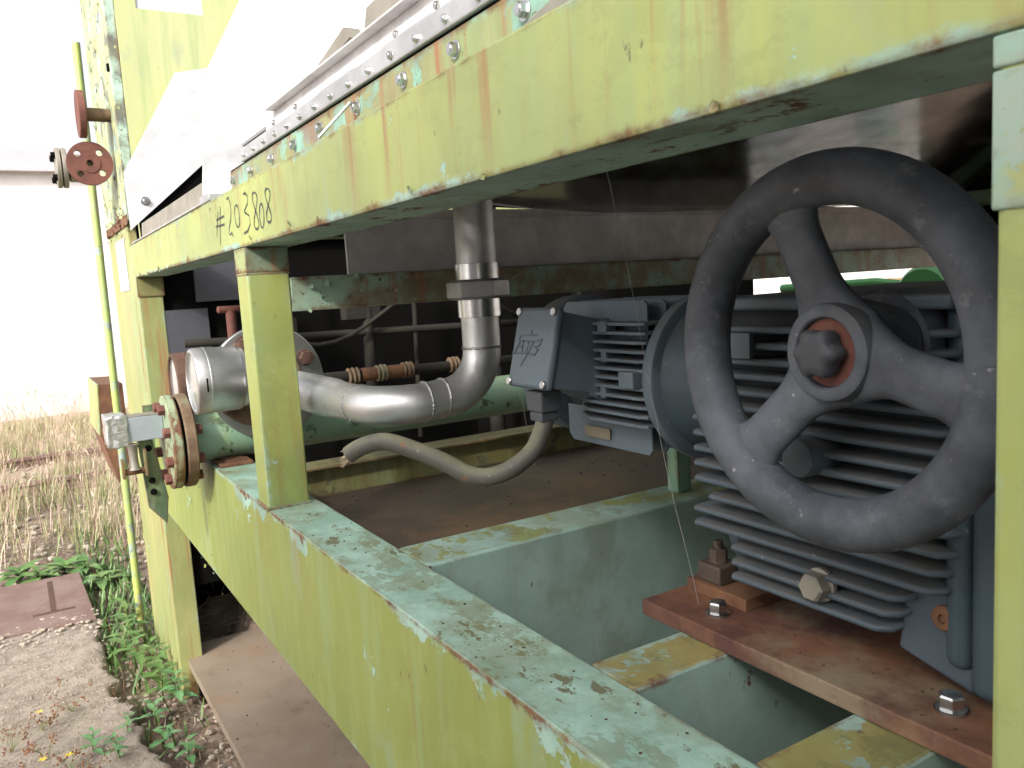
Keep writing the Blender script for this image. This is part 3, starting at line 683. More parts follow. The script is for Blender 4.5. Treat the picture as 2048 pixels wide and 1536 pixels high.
# rusty blank flange pipe on the cabinet corner
rf = thing('rusty_stub_pipe', 'rusty stub pipe with a round flange seen edge on, high on the cabinet corner', 'pipe stub', (-3.4, -.06, 2.18))
part('pipe', MB().cyl((-3.4, -.005, 2.195), (-3.4, -.092, 2.195), .024, 24), M['tanflange'], rf)
part('flange', MB().cyl((-3.4, -.088, 2.195), (-3.4, -.112, 2.195), .083, 40, ch=.002), M['redflange'], rf)
# valve with the red round flange
vl = thing('flanged_valve', 'small valve with a round red rusty flange with four holes facing the camera', 'valve', (-3.4, -.09, 2.0))
fb = MB()
def holed_disc(b, c, ax_x0, ax_x1, R_, holes, hr, bore, n=64):
    # disc with axis X, built from radial wedges leaving the holes open
    cy, cz = c
    rs = [bore, bore + (R_ - bore) * .15]
    hc = [(holes[0] * cos(a), holes[0] * sin(a)) for a in holes[1]]
    G = 46; cell = 2 * R_ / G
    pts = {}
    keep = set()
    for i in range(G):
        for j in range(G):
            y = -R_ + (i + .5) * cell; z = -R_ + (j + .5) * cell
            if y * y + z * z > R_ * R_: continue
            if y * y + z * z < bore * bore: continue
            if any((y - a) ** 2 + (z - e) ** 2 < hr * hr for a, e in hc): continue
            keep.add((i, j))
    def snap(y, z):
        r = math.hypot(y, z)
        if r > R_ - cell * .9: return y * R_ / r, z * R_ / r
        if r < bore + cell * .8 and r > 1e-6: return y * bore / r, z * bore / r
        for a, e in hc:
            d = math.hypot(y - a, z - e)
            if d < hr + cell * .75 and d > 1e-6: return a + (y - a) * hr / d, e + (z - e) * hr / d
        return y, z
    def V(i, j, x):
        k = (i, j, x)
        if k not in pts:
            y, z = snap(-R_ + i * cell, -R_ + j * cell); pts[k] = b.b.verts.new((x, cy + y, cz + z))
        return pts[k]
    for (i, j) in keep:
        b.b.faces.new((V(i, j, ax_x1), V(i + 1, j, ax_x1), V(i + 1, j + 1, ax_x1), V(i, j + 1, ax_x1)))
        b.b.faces.new((V(i, j, ax_x0), V(i, j + 1, ax_x0), V(i + 1, j + 1, ax_x0), V(i + 1, j, ax_x0)))
        for di, dj, a, e in ((1, 0, (1, 0), (1, 1)), (-1, 0, (0, 1), (0, 0)), (0, 1, (1, 1), (0, 1)), (0, -1, (0, 0), (1, 0))):
            if (i + di, j + dj) not in keep:
                b.b.faces.new((V(i + a[0], j + a[1], ax_x0), V(i + e[0], j + e[1], ax_x0), V(i + e[0], j + e[1], ax_x1), V(i + a[0], j + a[1], ax_x1)))
    return b
holed_disc(fb, (-.089, 2.022), -3.415, -3.395, .077, (.051, [pi / 4 + .05 + k * pi / 2 for k in range(4)]), .0115, .011)
part('flange', fb, M['redflange'], vl)
part('raised_face', MB().lathe([(.012, 0), (.012, .003), (.034, .003), (.034, 0)], (-3.3952, -.089, 2.022), (1, 0, 0), 40, cap=False), M['redflange'], vl)
part('neck', MB().cyl((-3.52, -.089, 2.022), (-3.415, -.089, 2.022), .024, 24), M['channel'], vl)
part('valve_body', MB().cyl((-3.48, -.075, 2.015), (-3.48, -.155, 2.015), .05, 32, ch=.004).cyl((-3.48, -.160, 2.015), (-3.48, -.176, 2.015), .072, 36, ch=.002).cyl((-3.48, -.180, 2.015), (-3.48, -.196, 2.015), .072, 36, ch=.002), M['tan'], vl)
for k in range(4):
    a = pi / 4 + k * pi / 2; inst(bolt_s, 'bolt', vl, (-3.48 + cos(a) * .055, -.196, 2.015 + sin(a) * .055), (0, -1, 0))
# rusty box behind the pole
bx = thing('rusty_hopper_box', 'rusty brown box with a green front edge sticking out behind the pole', 'box', (-4.3, -.05, .7))
part('box_body', MB().prism([(-.10, 1.16), (.0, 1.155), (.0, .80), (-.06, .70), (-.115, .93)], -4.6, -4.1, 'X', .003), M['rust'], bx)
part('front_lip', MB().prism([(-.104, 1.16), (-.118, .93), (-.113, .93), (-.099, 1.16)], -4.6, -4.098, 'X'), M['cabinet'], bx)

# ------------------------------------------------------------------ hopper above
hp = thing('hopper', 'stainless steel hopper with pale sloping walls above the upper beam', 'hopper', (-1.5, .1, 1.6))
part('bottom_band', MB().box(-1.70, -1.690, .225, 2.27, 1.5385, 1.655, .002).prism([(-1.70, 1.655), (-1.690, 1.655), (-1.675, 1.668), (-1.675, 1.672), (-1.70, 1.662)], .24, 2.27, 'Y'), M['sheet'], hp)
sh = MB()
nx_ = 26; ny_ = 14; rows_ = []
for i in range(nx_ + 1):
    t = i / nx_; x = -1.676 + t * 2.6; z = 1.668 + .62 * t + .028 * sin(pi * min(1, t * 2.2)) ; rr = []
    for j in range(ny_ + 1):
        y = .115 + (2.30 - .115) * j / ny_; rr.append(sh.b.verts.new((x, y, z + .006 * sin(y * 4 + t * 5) + .004 * sin(y * 9 + x * 6))))
    rows_.append(rr)
for a, b2 in zip(rows_, rows_[1:]):
    for j in range(ny_): sh.b.faces.new((a[j], a[j + 1], b2[j + 1], b2[j]))
r_ = bmesh.ops.solidify(sh.b, geom=sh.b.faces[:], thickness=.003)
part('sloping_underside', sh, M['mirror'], hp, smooth=60)
part('underside_rib', MB().prism([(-1.72, 1.545), (.9, 1.545), (.9, 2.9), (-1.72, 2.9)], 2.30, 2.32, 'Y'), M['dark'], hp)
# inclined front wall and gussets
def incl(x0, x1, t=.004):
    b = MB(); y0, z0 = .095, 1.845; y1, z1 = 1.35, 3.22
    return b.prism([(y0, z0), (y1, z1), (y1 - .004, z1 + .004), (y0 - .004, z0 + .004)], x0, x1, 'X')
part('sloping_wall', incl(-1.95, .9), M['white'], hp)
part('gusset_plate', MB().prism([(-.003, 1.735), (.07, 1.745), (.072, 1.772), (.084, 1.797), (.60, 2.365), (.9, 2.70), (.6, 3.0), (.30, 2.485), (.122, 2.166), (.038, 2.012), (.012, 1.941), (.004, 1.80)], -1.956, -1.948, 'X'), M['white'], hp)
part('gusset_foot', MB().box(-2.0, -1.90, -.002, .074, 1.7175, 1.7350, .003), M['galv'], hp)
part('end_sheet', MB().prism([(-.002, 1.765), (-.004, 1.963), (.20, 2.315), (.314, 2.341), (.48, 2.64), (.75, 3.1), (1.6, 3.1), (1.3, 2.9)], -3.214, -3.205, 'X'), M['white'], hp)
inst(hexbolt_mesh('bolt', M['steelb'], .018, .01, .016), 'bolt', hp, (-3.205, .055, 1.865), (1, 0, 0))
part('gap_shade_sheet', MB().prism([(.031, 1.7275), (.031, 1.80), (1.2, 2.85), (1.2, 1.7275)], -3.236, -3.218, 'X'), M['dark'], hp)  # dark sheet added to paint shade into the gap below the end sheet
part('sloping_strip', MB().prism([(.028, 1.7395), (.032, 1.7395), (.036, 1.785), (.032, 1.785)], -3.18, -2.02, 'X', mat=None), M['tan'], hp)
part('base_flange', MB().box(-3.23, -2.0, -.003, .09, 1.7175, 1.7225, .001), M['galv'], hp)
wb = part('bolted_web', MB().box(-1.90, .7, .050, .056, 1.7175, 1.778), M['webbing'], hp)
part('shadow_gap_strip', MB().box(-1.90, .7, .051, .058, 1.7785, 1.7815), M['dark'], hp)
st_ = part('trim_strip', MB().box(-1.78, .7, .045, .060, 1.782, 1.808, .002), M['galv'], hp)
ch_ = MB().box(-1.66, .7, .070, .074, 1.808, 1.849, .001)
ch_.box(-1.60, .7, .052, .074, 1.849, 1.852, .0008)
part('recessed_channel', ch_, M['sheet'], hp)
bolt_b = hexbolt_mesh('bolt', M['steelb'], .0135, .007, .0105, .002)
bolt_t = hexbolt_mesh('bolt', M['steelb'], .0090, .0042, .0056, .0008)
for x in (-1.8705, -1.7187, -1.5668, -1.425, -1.2835, -1.125, -.9663, -.8264, -.6844, -.545, -.40): inst(bolt_b, 'bolt', wb, (x, .050, 1.757 + random.gauss(0, .001)), (0, -1, 0), random.random())
for k in range(20): inst(bolt_t, 'bolt', st_, (-1.745 + k * .0757, .045, 1.7918), (0, -1, 0), random.random())
for x in (-1.60, -1.46, -1.02, -.9): inst(bolt_t, 'bolt', hp, (x, .070, 1.828), (0, -1, 0), random.random())
for x0, x1 in ((-1.33, -1.16), (-1.06, -.90)):
    part('slotted_tab', MB().box(x0, x1, .062, .069, 1.809, 1.822, .002), M['galv'], hp)
part('bent_tab', MB().prism([(-1.40, 1.862), (-1.30, 1.88), (-1.22, 1.895), (-1.20, 1.875), (-1.28, 1.862)], .075, .10, 'Y'), M['tan'], hp, label='small bent tan tab')
part('bent_tab', MB().prism([(-1.14, 1.853), (-1.12, 1.892), (-.80, 1.905), (-.80, 1.853)], .072, .078, 'Y'), M['tan'], hp, label='tan plate above the channel')
part('lead_strip', MB().prism([(-.745, 1.7185), (-.735, 1.7265), (-.62, 1.748), (-.45, 1.758), (.6, 1.76), (.6, 1.7185)], .040, .0495, 'Y', .001), M['tan'], hp, label='grey flattened strip over the web')
part('split_pin', MB().tube([(-1.125, .040, 1.764), (-1.14, .025, 1.747), (-1.165, .004, 1.722)], .0028, 6), M['steelb'], hp)
part('weld_bead', MB().tube([(-1.235 + .0 * k, .155 + k * .012 * .67, 1.905 + k * .012 * .74) for k in range(26)], [.006 + .0016 * (k % 2) for k in range(26)], 8), M['tan'], hp)

# ------------------------------------------------------------------ inner: big mint pipe with flanges
gp = thing('flanged_mint_pipe', 'mint green pipe with a bolted blind flange sticking out of the frame', 'pipe', (-2.25, 0, 1.085))
part('pipe', MB().cyl((-2.25, -.036, 1.147), (-2.25, 1.8, 1.147), .062, 48), M['mintpipe'], gp)
part('blind_flange', MB().cyl((-2.25, -.096, 1.147), (-2.25, -.071, 1.147), .121, 56, ch=.003), M['mintflange'], gp, label='mint blind flange')
part('gasket', MB().cyl((-2.25, -.071, 1.147), (-2.25, -.064, 1.147), .112, 40), M['dark'], gp)
part('pipe_flange', MB().cyl((-2.25, -.064, 1.147), (-2.25, -.037, 1.147), .121, 56, ch=.003), M['tanflange'], gp, label='rusty flange')
bolt_r = hexbolt_mesh('bolt', M['redflange'], .024, .015, .012, .001)
for k in range(8):
    a = pi / 8 + k * pi / 4; x, z = -2.25 + cos(a) * .096, 1.147 + sin(a) * .096
    inst(bolt_r, 'bolt', gp, (x, -.096, z), (0, -1, 0), k); inst(bolt_r, 'nut', gp, (x, -.037, z), (0, 1, 0), k)
part('shim_block', MB().box(-2.33, -2.15, .012, .095, 1.0765, 1.0860, .002).box(-2.27, -2.17, .03, .08, 1.086, 1.09), M['rust'], gp)
# square tube with foil tape
sq = thing('taped_square_tube', 'grey square tube with its end wrapped in silver foil tape', 'square tube', (-2.26, -.15, 1.15))
part('tube', MB().box(-2.31, -2.25, -.19, -.0965, 1.160, 1.222, .002), M['greysteel'], sq)
part('tube_top', MB().box(-2.3095, -2.2505, -.188, -.0965, 1.2225, 1.2245, .0005), M['tan'], sq)
tp = MB().box(-2.318, -2.243, -.231, -.181, 1.150, 1.232, .006, 2)
bmesh.ops.subdivide_edges(tp.b, edges=tp.b.edges[:], cuts=3, use_grid_fill=True)
from mathutils import noise as mnoise
for v in tp.b.verts:
    q_ = v.co * 95; v.co += Vector((mnoise.noise(q_), mnoise.noise(q_ + Vector((9, 0, 0))), mnoise.noise(q_ + Vector((0, 9, 0))))) * .0045
part('foil_tape', tp, M['duct'], sq, smooth=18)
hr_ = thing('hanging_roller', 'small rusty roller between two green plates below the taped tube', 'roller', (-2.26, -.16, 1.07))
part('roller', MB().lathe([(.016, 0), (.012, .006), (.010, .03), (.012, .055), (.017, .065)], (-2.25, -.175, 1.09), (0, 0, 1), 20), M['tan'], hr_)
part('side_plate', MB().box(-2.262, -2.238, -.205, -.198, 1.07, 1.12, .002), M['channel'], hr_)
part('side_plate', MB().box(-2.262, -2.238, -.152, -.145, 1.07, 1.14, .002), M['channel'], hr_)
part('axle', MB().cyl((-2.25, -.2, 1.085), (-2.25, -.145, 1.085), .008, 12), M['rust'], hr_)
part('mount_plate', MB().prism([(-.16, 1.165), (-.125, 1.165), (-.10, 1.0), (-.11, .93), (-.15, .98)], -2.285, -2.275, 'X', .002), M['darkgreen'], hr_)
for z in (1.135, 1.05, 1.02): inst(bolt_s, 'bolt', hr_, (-2.275, -.135, z), (1, 0, 0), 0, .6)

# ------------------------------------------------------------------ pressure gauges
def gauge(cx, cy, cz, r, dep, mb, md, label, back):
    t = thing('pressure_gauge', label, 'pressure gauge', (cx, cy, cz - r), 'pressure gauges beside the middle post')
    o = (cx, cy, cz); d = (0, 1, 0)
    part('case', MB().lathe([(r * .985, .03), (r * .985, dep - .006), (r * .95, dep), (r * .90, dep + .002), (r * .90, dep + .012), (r * .5, dep + .014), (0, dep + .014)], o, d, 64), mb, t)
    part('bezel', MB().lathe([(r * .86, .012), (r * .86, .001), (r * .90, -.002), (r * .97, .0), (r, .004), (r, .028), (r * 1.012, .029), (r * 1.012, .033), (r * .98, .034)], o, d, 64, cap=False), mb, t)
    part('dial', MB().cyl((cx, cy + .011, cz), (cx, cy + .013, cz), r * .875, 48), md, t)
    part('window', MB().cyl((cx, cy + .004, cz), (cx, cy + .0055, cz), r * .872, 48), M['glass'], t)
    part('pointer', MB().box(cx - .002, cx + .002, cy + .008, cy + .0095, cz - .01, cz + r * .6), M['ink'], t)
    tk = MB()
    for k in range(21):
        a = radians(225 - k * 13.5); tk.box(-.0008, .0008, -.0004, .0004, r * .68, r * .80, mat=Matrix.Translation((cx, cy + .0105, cz)) @ Matrix.Rotation(pi / 2 - a, 4, 'Y'))
    part('scale_marks', tk, M['ink'], t)
    part('bayonet_slot', MB().box(cx + r * .99, cx + r * 1.003, cy + .017, cy + .021, cz - .02, cz + .012, .001), M['dark'], t)
    if back: part('stem', MB().lathe([(.034, 0), (.034, .03), (.024, .035), (.024, .10)], (cx, cy + dep + .014, cz), d, 24).cyl((cx + .02, cy + dep - .01, cz - r * .6), (cx + .02, cy + dep + .03, cz - r * .6), .012, 12), M['steel'], t)
    return t
gauge(-2.05, -.050, 1.313, .079, .105, M['gaugesteel'], M['dial'], 'round stainless pressure gauge left of the middle post', True)
gauge(-2.36, -.045, 1.283, .085, .06, M['darkrust'], M['dialpink'], 'rusty brown pressure gauge behind the stainless one', True)
gauge_arm = None

# ------------------------------------------------------------------ stainless pipe
PX, PY, PZ, PR_ = -1.40, .376, 1.291, .0368
sp = thing('bent_stainless_pipe', 'bent stainless pipe coming down beside the motor and turning to a round flange', 'pipe', (-1.6, .2, 1.25))
def arc(c, a, b, r, n=14):
    # corner c, coming from direction a, leaving to direction b
    c, a, b = Vector(c), Vector(a), Vector(b); o = c + a * r + b * r
    return [o - a * r * cos(t) * 1 - b * r * sin(t) if False else o + (-b) * r * cos(t) + (-a) * r * sin(t) for t in [pi / 2 * i / n for i in range(n + 1)]]
up, fy, lx = Vector((0, 0, 1)), Vector((0, -1, 0)), Vector((-1, 0, 0))
c1 = Vector((PX, PY, PZ)); c2 = Vector((PX, .157, PZ - .004))
a1 = arc(c1, up, fy, .088); a2 = arc(c2, Vector((0, 1, 0)), lx, .088)
path = [Vector((PX, PY, 1.458))] + a1 + a2
path += [Vector((-1.56, .157, PZ - .006)), Vector((-1.60, .157, PZ - .007)), Vector((-1.66, .157, PZ - .008)), Vector((-2.15, .157, PZ - .009))]
rad = [PR_] * (1 + len(a1) + len(a2)) + [PR_, PR_ * 1.02, PR_ * 1.16, PR_ * 1.18]
part('lower_pipe', MB().tube(path, rad, 40), M['steel'], sp, smooth=50)
part('upper_pipe', MB().cyl((PX, PY, 1.540), (PX, PY, 1.86), .0385, 40), M['steel'], sp)
part('sleeve', MB().lathe([(.038, 0), (.0415, .001), (.0415, .034), (.038, .035)], (PX, PY, 1.439), (0, 0, 1), 40), M['steelb'], sp)
part('sleeve', MB().lathe([(.040, 0), (.0435, .001), (.0435, .031), (.040, .032)], (PX, PY, 1.5095), (0, 0, 1), 40), M['steelb'], sp)
part('union_nut', MB().lathe([(.052, -.001), (.0605, .004), (.0605, .032), (.052, .037)], (PX, PY, 1.4745), (0, 0, 1), 6).lathe([(.048, -.001), (.050, .002), (.050, .033), (.046, .036)], (PX, PY, 1.4745), (0, 0, 1), 32), M['nut'], sp, smooth=25)
def bead(c, d, r, name='weld_bead'):
    d = Vector(d).normalized(); q = d.to_track_quat('Z', 'Y').to_matrix(); n = 90; pts = []; rr = []
    for i in range(n + 1):
        a = 2 * pi * i / n; k = .0010 * sin(i * 2.1) + random.gauss(0, .0003)
        pts.append(Vector(c) + q @ Vector(((r + .0002) * cos(a), (r + .0002) * sin(a), k))); rr.append(.0019 + .0006 * (i % 2))
    part(name, MB().tube(pts, rr, 6, cap=False), M['nut'], sp, smooth=60)
bead((PX, PY, 1.380), (0, 0, 1), PR_); bead((PX, PY - .092, PZ), (0, 1, 0), PR_); bead((PX, .247, PZ - .002), (0, 1, 0), PR_)
bead((-1.50, .157, PZ - .005), (1, 0, 0), PR_)
part('end_flange', MB().cyl((-2.186, .157, 1.2815), (-2.166, .157, 1.2815), .149, 72, ch=.002), M['gaugesteel'], sp)
part('inner_flange_ring', MB().cyl((-2.166, .13, 1.285), (-2.160, .13, 1.285), .115, 48, ch=.001), M['tanflange'], sp, label='rust stained ring')
bolt_f = hexbolt_mesh('bolt', M['darkrust'], .034, .020, .022, .004)
for k in range(4):
    a = radians(28) + k * pi / 2; inst(bolt_f, 'bolt', sp, (-2.166, .157 + cos(a) * .116, 1.2815 + sin(a) * .116), (1, 0, 0), .3 * k)

# thin pipe with couplings
tpz = thing('thin_pipe_run', 'thin brown pipe with clamped couplings running behind the bent pipe', 'pipe', (-2.4, .6, 1.22))
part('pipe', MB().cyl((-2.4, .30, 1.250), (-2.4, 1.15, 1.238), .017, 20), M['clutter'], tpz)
for y in (.474, .566, .655, .82): part('coupling', MB().lathe([(.018, -.018), (.026, -.014), (.021, -.006), (.027, 0), (.021, .006), (.026, .014), (.018, .018)], (-2.4, y, 1.247), (0, 1, 0), 20), M['tanflange'], tpz)
part('rusty_sleeve', MB().cyl((-2.4, .50, 1.2475), (-2.4, .64, 1.2455), .021, 20), M['rust'], tpz)
th = thing('tee_handle', 'rusty red tee handle on a thin rod behind the middle post', 'handle', (-2.6, .16, 1.2))
part('crossbar', MB().tube([(-2.6, .136, 1.472), (-2.6, .14, 1.472), (-2.6, .30, 1.472)], [.007, .011, .011], 14), M['redflange'], th)
part('rod', MB().cyl((-2.6, .175, 1.2), (-2.6, .175, 1.468), .015, 14), M['redflange'], th)

# ------------------------------------------------------------------ drip tray at the ground
dt = thing('drip_tray', 'long flat steel drip tray with a turned down lip under the lower beam', 'tray', (-2.4, .3, .1))
part('tray_sheet', MB().prism([(-3.37, .035), (-1.4, .045), (-1.4, .75), (-3.37, .62)], .146, .150, 'Z'), M['drip'], dt)
part('lip', MB().prism([(-3.37, .0345), (-1.4, .0445), (-1.4, .041), (-3.37, .031)], .115, .1495, 'Z'), M['drip'], dt)
for b_ in ((-3.2, -3.16, .05, .1), (-1.8, -1.76, .08, .13)): part('foot', MB().box(*b_, 0, .145), M['dark'], dt)

part('tray_dirt', crumbs(45, lambda: (random.uniform(-3.3, -1.8), random.uniform(.05, .55), .1505), .001, .005), M['darkrust'], dt, kind='stuff')
# ------------------------------------------------------------------ mounting plate
mp = thing('mounting_plate', 'thick rusty mounting plate under the gearbox', 'steel plate', (-.45, .4, 1.0765))
part('plate', MB().prism([(-.777, .2365), (.05, .2365), (.05, .80), (-.777, .80)], 1.0765, 1.0965, 'Z', .0022), M['plate'], mp)
bolt_p = hexbolt_mesh('bolt', M['steelb'], .0195, .0125, .0145, .0035)
inst(bolt_p, 'bolt', mp, (-.683, .275, 1.0965), (0, 0, 1), .35); inst(bolt_p, 'bolt', mp, (-.402, .279, 1.0965), (0, 0, 1), .1)

part('rust_scale', crumbs(45, lambda: (random.uniform(-.76, -.28), random.uniform(.24, .31), 1.0970), .0005, .002), M['darkrust'], mp, kind='stuff')
# ------------------------------------------------------------------ gearbox
GF = .275
gb = thing('gearbox', 'large ribbed grey gearbox bolted on the rusty plate behind the handwheel', 'gearbox', (-.55, .45, 1.0965))
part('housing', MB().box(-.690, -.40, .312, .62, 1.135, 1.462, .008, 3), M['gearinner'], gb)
def fin(x0, x1, z, y0=GF, y1=.66, t=.0072, rc=.012, name='fin', m='gear', lab=None):
    pts = [(x0 + rc * .35, y0), (x0, y0 + rc * .5), (x0, y1), (x1, y1), (x1, y0 + rc), (x1 - rc, y0)]
    b = MB().prism(pts, z - t / 2, z + t / 2, 'Z')
    es = [e for e in b.b.edges if abs(e.verts[0].co.z - e.verts[1].co.z) < 1e-6]
    bmesh.ops.bevel(b.b, geom=es, offset=t * .42, segments=3, affect='EDGES', profile=.5)
    return part(name, b, M[m], gb, label=lab, smooth=50)
fin(-.664, -.463, 1.1490); fin(-.664, -.455, 1.1662); fin(-.664, -.448, 1.1835)
fin(-.722, -.412, 1.2010); fin(-.722, -.409, 1.2186); fin(-.697, -.403, 1.2372)
for z in (1.2562, 1.2748, 1.2930, 1.3115, 1.3300): fin(-.7195, -.402, z)
for z in (1.3475, 1.3650, 1.3830, 1.3995, 1.4170, 1.4345): fin(-.700, -.402, z)
part('top_fin', MB().box(-.700, -.402, GF, .66, 1.4555, 1.4690, .004, 3), M['gear'], gb, label='dusty top fin')
part('name_tag', MB().box(-.672, -.617, .267, .2735, 1.404, 1.432, .001), M['motor'], gb)
part('oil_sight_cap', MB().lathe([(.0205, 0), (.0205, .040), (.0185, .043), (.0165, .0435), (0, .0435)], (-.551, .302, 1.3075), (0, -1, 0), 40), M['gear'], gb)
part('drain_plug', MB().lathe([(.0175, 0), (.0175, .005), (.0145, .006)], (-.541, .283, 1.1735), (0, -1, 0), 28).lathe([(.0150, .005), (.0150, .019), (.0125, .022)], (-.541, .283, 1.1735), (0, -1, 0), 6), M['tan'], gb, smooth=25)
part('boss', MB().lathe([(.050, 0), (.050, .040), (.047, .044), (.030, .046), (0, .046)], (-.470, .315, 1.424), (0, -1, 0), 48), M['wheel'], gb)
part('side_screw', MB().lathe([(.012, 0), (.012, .004), (.010, .006), (.0045, .006), (.0045, .003), (0, .003)], (-.420, .300, 1.172), (0, -1, 0), 24), M['rust'], gb)
part('lower_flange', MB().prism([(-.47, 1.125), (-.395, 1.105), (-.395, 1.20), (-.46, 1.20)], .303, .40, 'Y', .004), M['gear'], gb)
for z in (1.31, 1.36, 1.41): part('web_block', MB().box(-.700, -.682, .285, .32, z, z + .014, .003), M['gear'], gb)
part('end_cover', MB().box(-.420, -.394, .292, .64, 1.127, 1.462, .012, 4), M['coverblue'], gb, label='dark blue inner end cover')
part('end_cover', MB().box(-.3935, -.30, .288, .65, 1.109, 1.500, .012, 4), M['coverblue'], gb, label='dark blue outer end cover')
ft = part('foot', MB().box(-.764, -.665, .302, .36, 1.0970, 1.1125, .001), M['rust'], gb)
part('clamp_block', MB().box(-.752, -.712, .308, .345, 1.1127, 1.137, .003), M['tray'], ft)
part('stud', MB().lathe([(.0115, 0), (.0115, .002), (.0105, .003)], (-.731, .326, 1.137), (0, 0, 1), 24).lathe([(.0118, .003), (.0118, .016), (.0100, .0175)], (-.731, .326, 1.137), (0, 0, 1), 6).lathe([(.0062, .0175)] + [(.0066 - .0006 * (k % 2), .0175 + .0013 * k) for k in range(1, 8)] + [(.005, .0275)], (-.731, .326, 1.137), (0, 0, 1), 16), M['tray'], ft, smooth=25)
part('leg', MB().prism([(-.728, 1.215), (-.728, 1.165), (-.715, 1.145), (-.70, 1.115), (-.62, 1.115), (-.62, 1.215)], .34, .36, 'Y', .003), M['gear'], gb)

# ------------------------------------------------------------------ handwheel
WC = Vector((-.459, .190, 1.4240))
wh = thing('handwheel', 'big dark grey cast handwheel with three spokes in front of the gearbox', 'handwheel', (WC.x, WC.y, WC.z - .175)); wh.rotation_euler.z = -.035
RR, TR = .1470, .0228
HC = WC + Vector((-.001, .022, .001))
part('rim', MB().tube([WC + Vector((cos(2 * pi * i / 96) * RR, 0, sin(2 * pi * i / 96) * RR)) for i in range(97)], TR, 28, cap=False, up=(0, 1, 0)), M['wheel'], wh, smooth=80)
for ang in (107.5, 227.5, 347.5):
    a = radians(ang); d = Vector((cos(a), 0, sin(a))); sd_ = Vector((-sin(a), 0, cos(a))); yv = Vector((0, 1, 0)); b = MB(); rings = []
    n = 16
    for i in range(n + 1):
        t = i / n; r = .022 + t * (RR - .010 - .022)
        wv = .0225 + .020 * max(0, 1 - t * 2.6) ** 1.6 + .015 * max(0, (t - .70) / .30) ** 2.2
        th_ = .0115 + .004 * (1 - t); yo = .020 * (1 - t) ** 1.3
        rings.append([b.b.verts.new(WC + d * r + sd_ * wv * cos(q) * (abs(cos(q)) ** -.15 if abs(cos(q)) > 1e-3 else 1) + yv * (yo + th_ * sin(q))) for q in [2 * pi * k / 20 for k in range(20)]])
    for r1, r2 in zip(rings, rings[1:]):
        for k in range(20): b.b.faces.new((r1[k], r1[(k + 1) % 20], r2[(k + 1) % 20], r2[k]))
    b.b.faces.new(rings[0][::-1]); b.b.faces.new(rings[-1])
    part('spoke', b, M['wheel'], wh, smooth=60)
part('hub', MB().lathe([(.036, -.055), (.044, -.02), (.0455, 0), (.0435, .016), (.0415, .0235), (.0385, .0255), (.0315, .0255), (.0300, .024), (.0295, .017), (0, .017)], HC, (0, -1, 0), 56), M['wheel'], wh)
part('rust_washer', MB().cyl(HC + Vector((0, -.017, 0)), HC + Vector((0, -.019, 0)), .0292, 40), M['redflange'], wh)
kb = MB(); rings = []
for h, sc_ in ((.0185, .82), (.024, .96), (.034, 1.0), (.039, .94), (.0418, .80), (.0425, .5), (.0425, .05)):
    rings.append([kb.b.verts.new(HC + Vector((0, -h, 0)) + Vector((cos(q), 0, sin(q))) * sc_ * (.0205 + .0022 * cos(6 * q))) for q in [2 * pi * k / 60 for k in range(60)]])
for r1, r2 in zip(rings, rings[1:]):
    for k in range(60): kb.b.faces.new((r1[k], r1[(k + 1) % 60], r2[(k + 1) % 60], r2[k]))
kb.b.faces.new(rings[0][::-1]); kb.b.faces.new(rings[-1])
part('cap_nut', kb, M['knob'], wh, smooth=50)
part('shaft', MB().cyl(WC + Vector((0, .02, 0)), WC + Vector((0, .10, 0)), .022, 28), M['gear'], wh)

# ------------------------------------------------------------------ motor
MA = Vector((0, .395, 1.362))
mo = thing('electric_motor', 'slate blue finned electric motor with a square terminal box', 'motor', (-.95, .395, 1.26))
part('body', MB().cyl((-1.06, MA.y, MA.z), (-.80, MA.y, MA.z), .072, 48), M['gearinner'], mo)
part('mounting_flange', MB().lathe([(.080, 0), (.100, .006), (.112, .022), (.1135, .026), (.1135, .040), (.110, .042)], (-.835, MA.y, MA.z), (1, 0, 0), 64), M['motor'], mo)
part('adapter', MB().lathe([(.100, 0), (.085, .03), (.080, .07)], (-.793, MA.y, MA.z), (1, 0, 0), 48), M['coverblue'], mo)
part('fan_cowl', MB().lathe([(.090, -.002), (.108, 0), (.112, .006), (.112, .045), (.108, .050), (.095, .05)], (-1.135, MA.y + .01, MA.z), (1, 0, 0), 56), M['motor'], mo)
for k in range(12):
    z = 1.303 + k * .0122
    part('fin', MB().prism([(-.985, MA.y - .02), (-.815, MA.y - .02), (-.815, .292), (-.825, .286), (-.935, .286), (-.985, .31)], z - .0021, z + .0021, 'Z', .0009), M['motor'], mo)
for sgn in (1, -1):
    for k in range(6):
        y = .318 + k * .027; zt = MA.z + sgn * (.105 - .0 * k)
        yy = y if k or True else y
        x0, x1 = -1.03 + .0 * k, -.838 + (k * .006 if sgn > 0 else 0)
        part('fin', MB().prism([(x0, MA.z + sgn * .05), (x1, MA.z + sgn * .05), (x1, zt - sgn * .006), (x1 - .006, zt), (x0 + .01, zt), (x0, zt - sgn * .01)], y - .0018, y + .0018, 'Y', .0008), M['motor'], mo)
for b_ in ((-.852, -.822, .274, .30, 1.354, 1.376), (-.905, -.885, .283, .30, 1.425, 1.441), (-.905, -.893, .287, .32, 1.384, 1.402), (-.910, -.898, .287, .32, 1.334, 1.350)): part('bolt_lug', MB().box(*b_, .002), M['motor'], mo)
part('rating_plate', MB().box(-.985, -.925, .3128, .3142, 1.268, 1.284), M['nameplate'], mo)
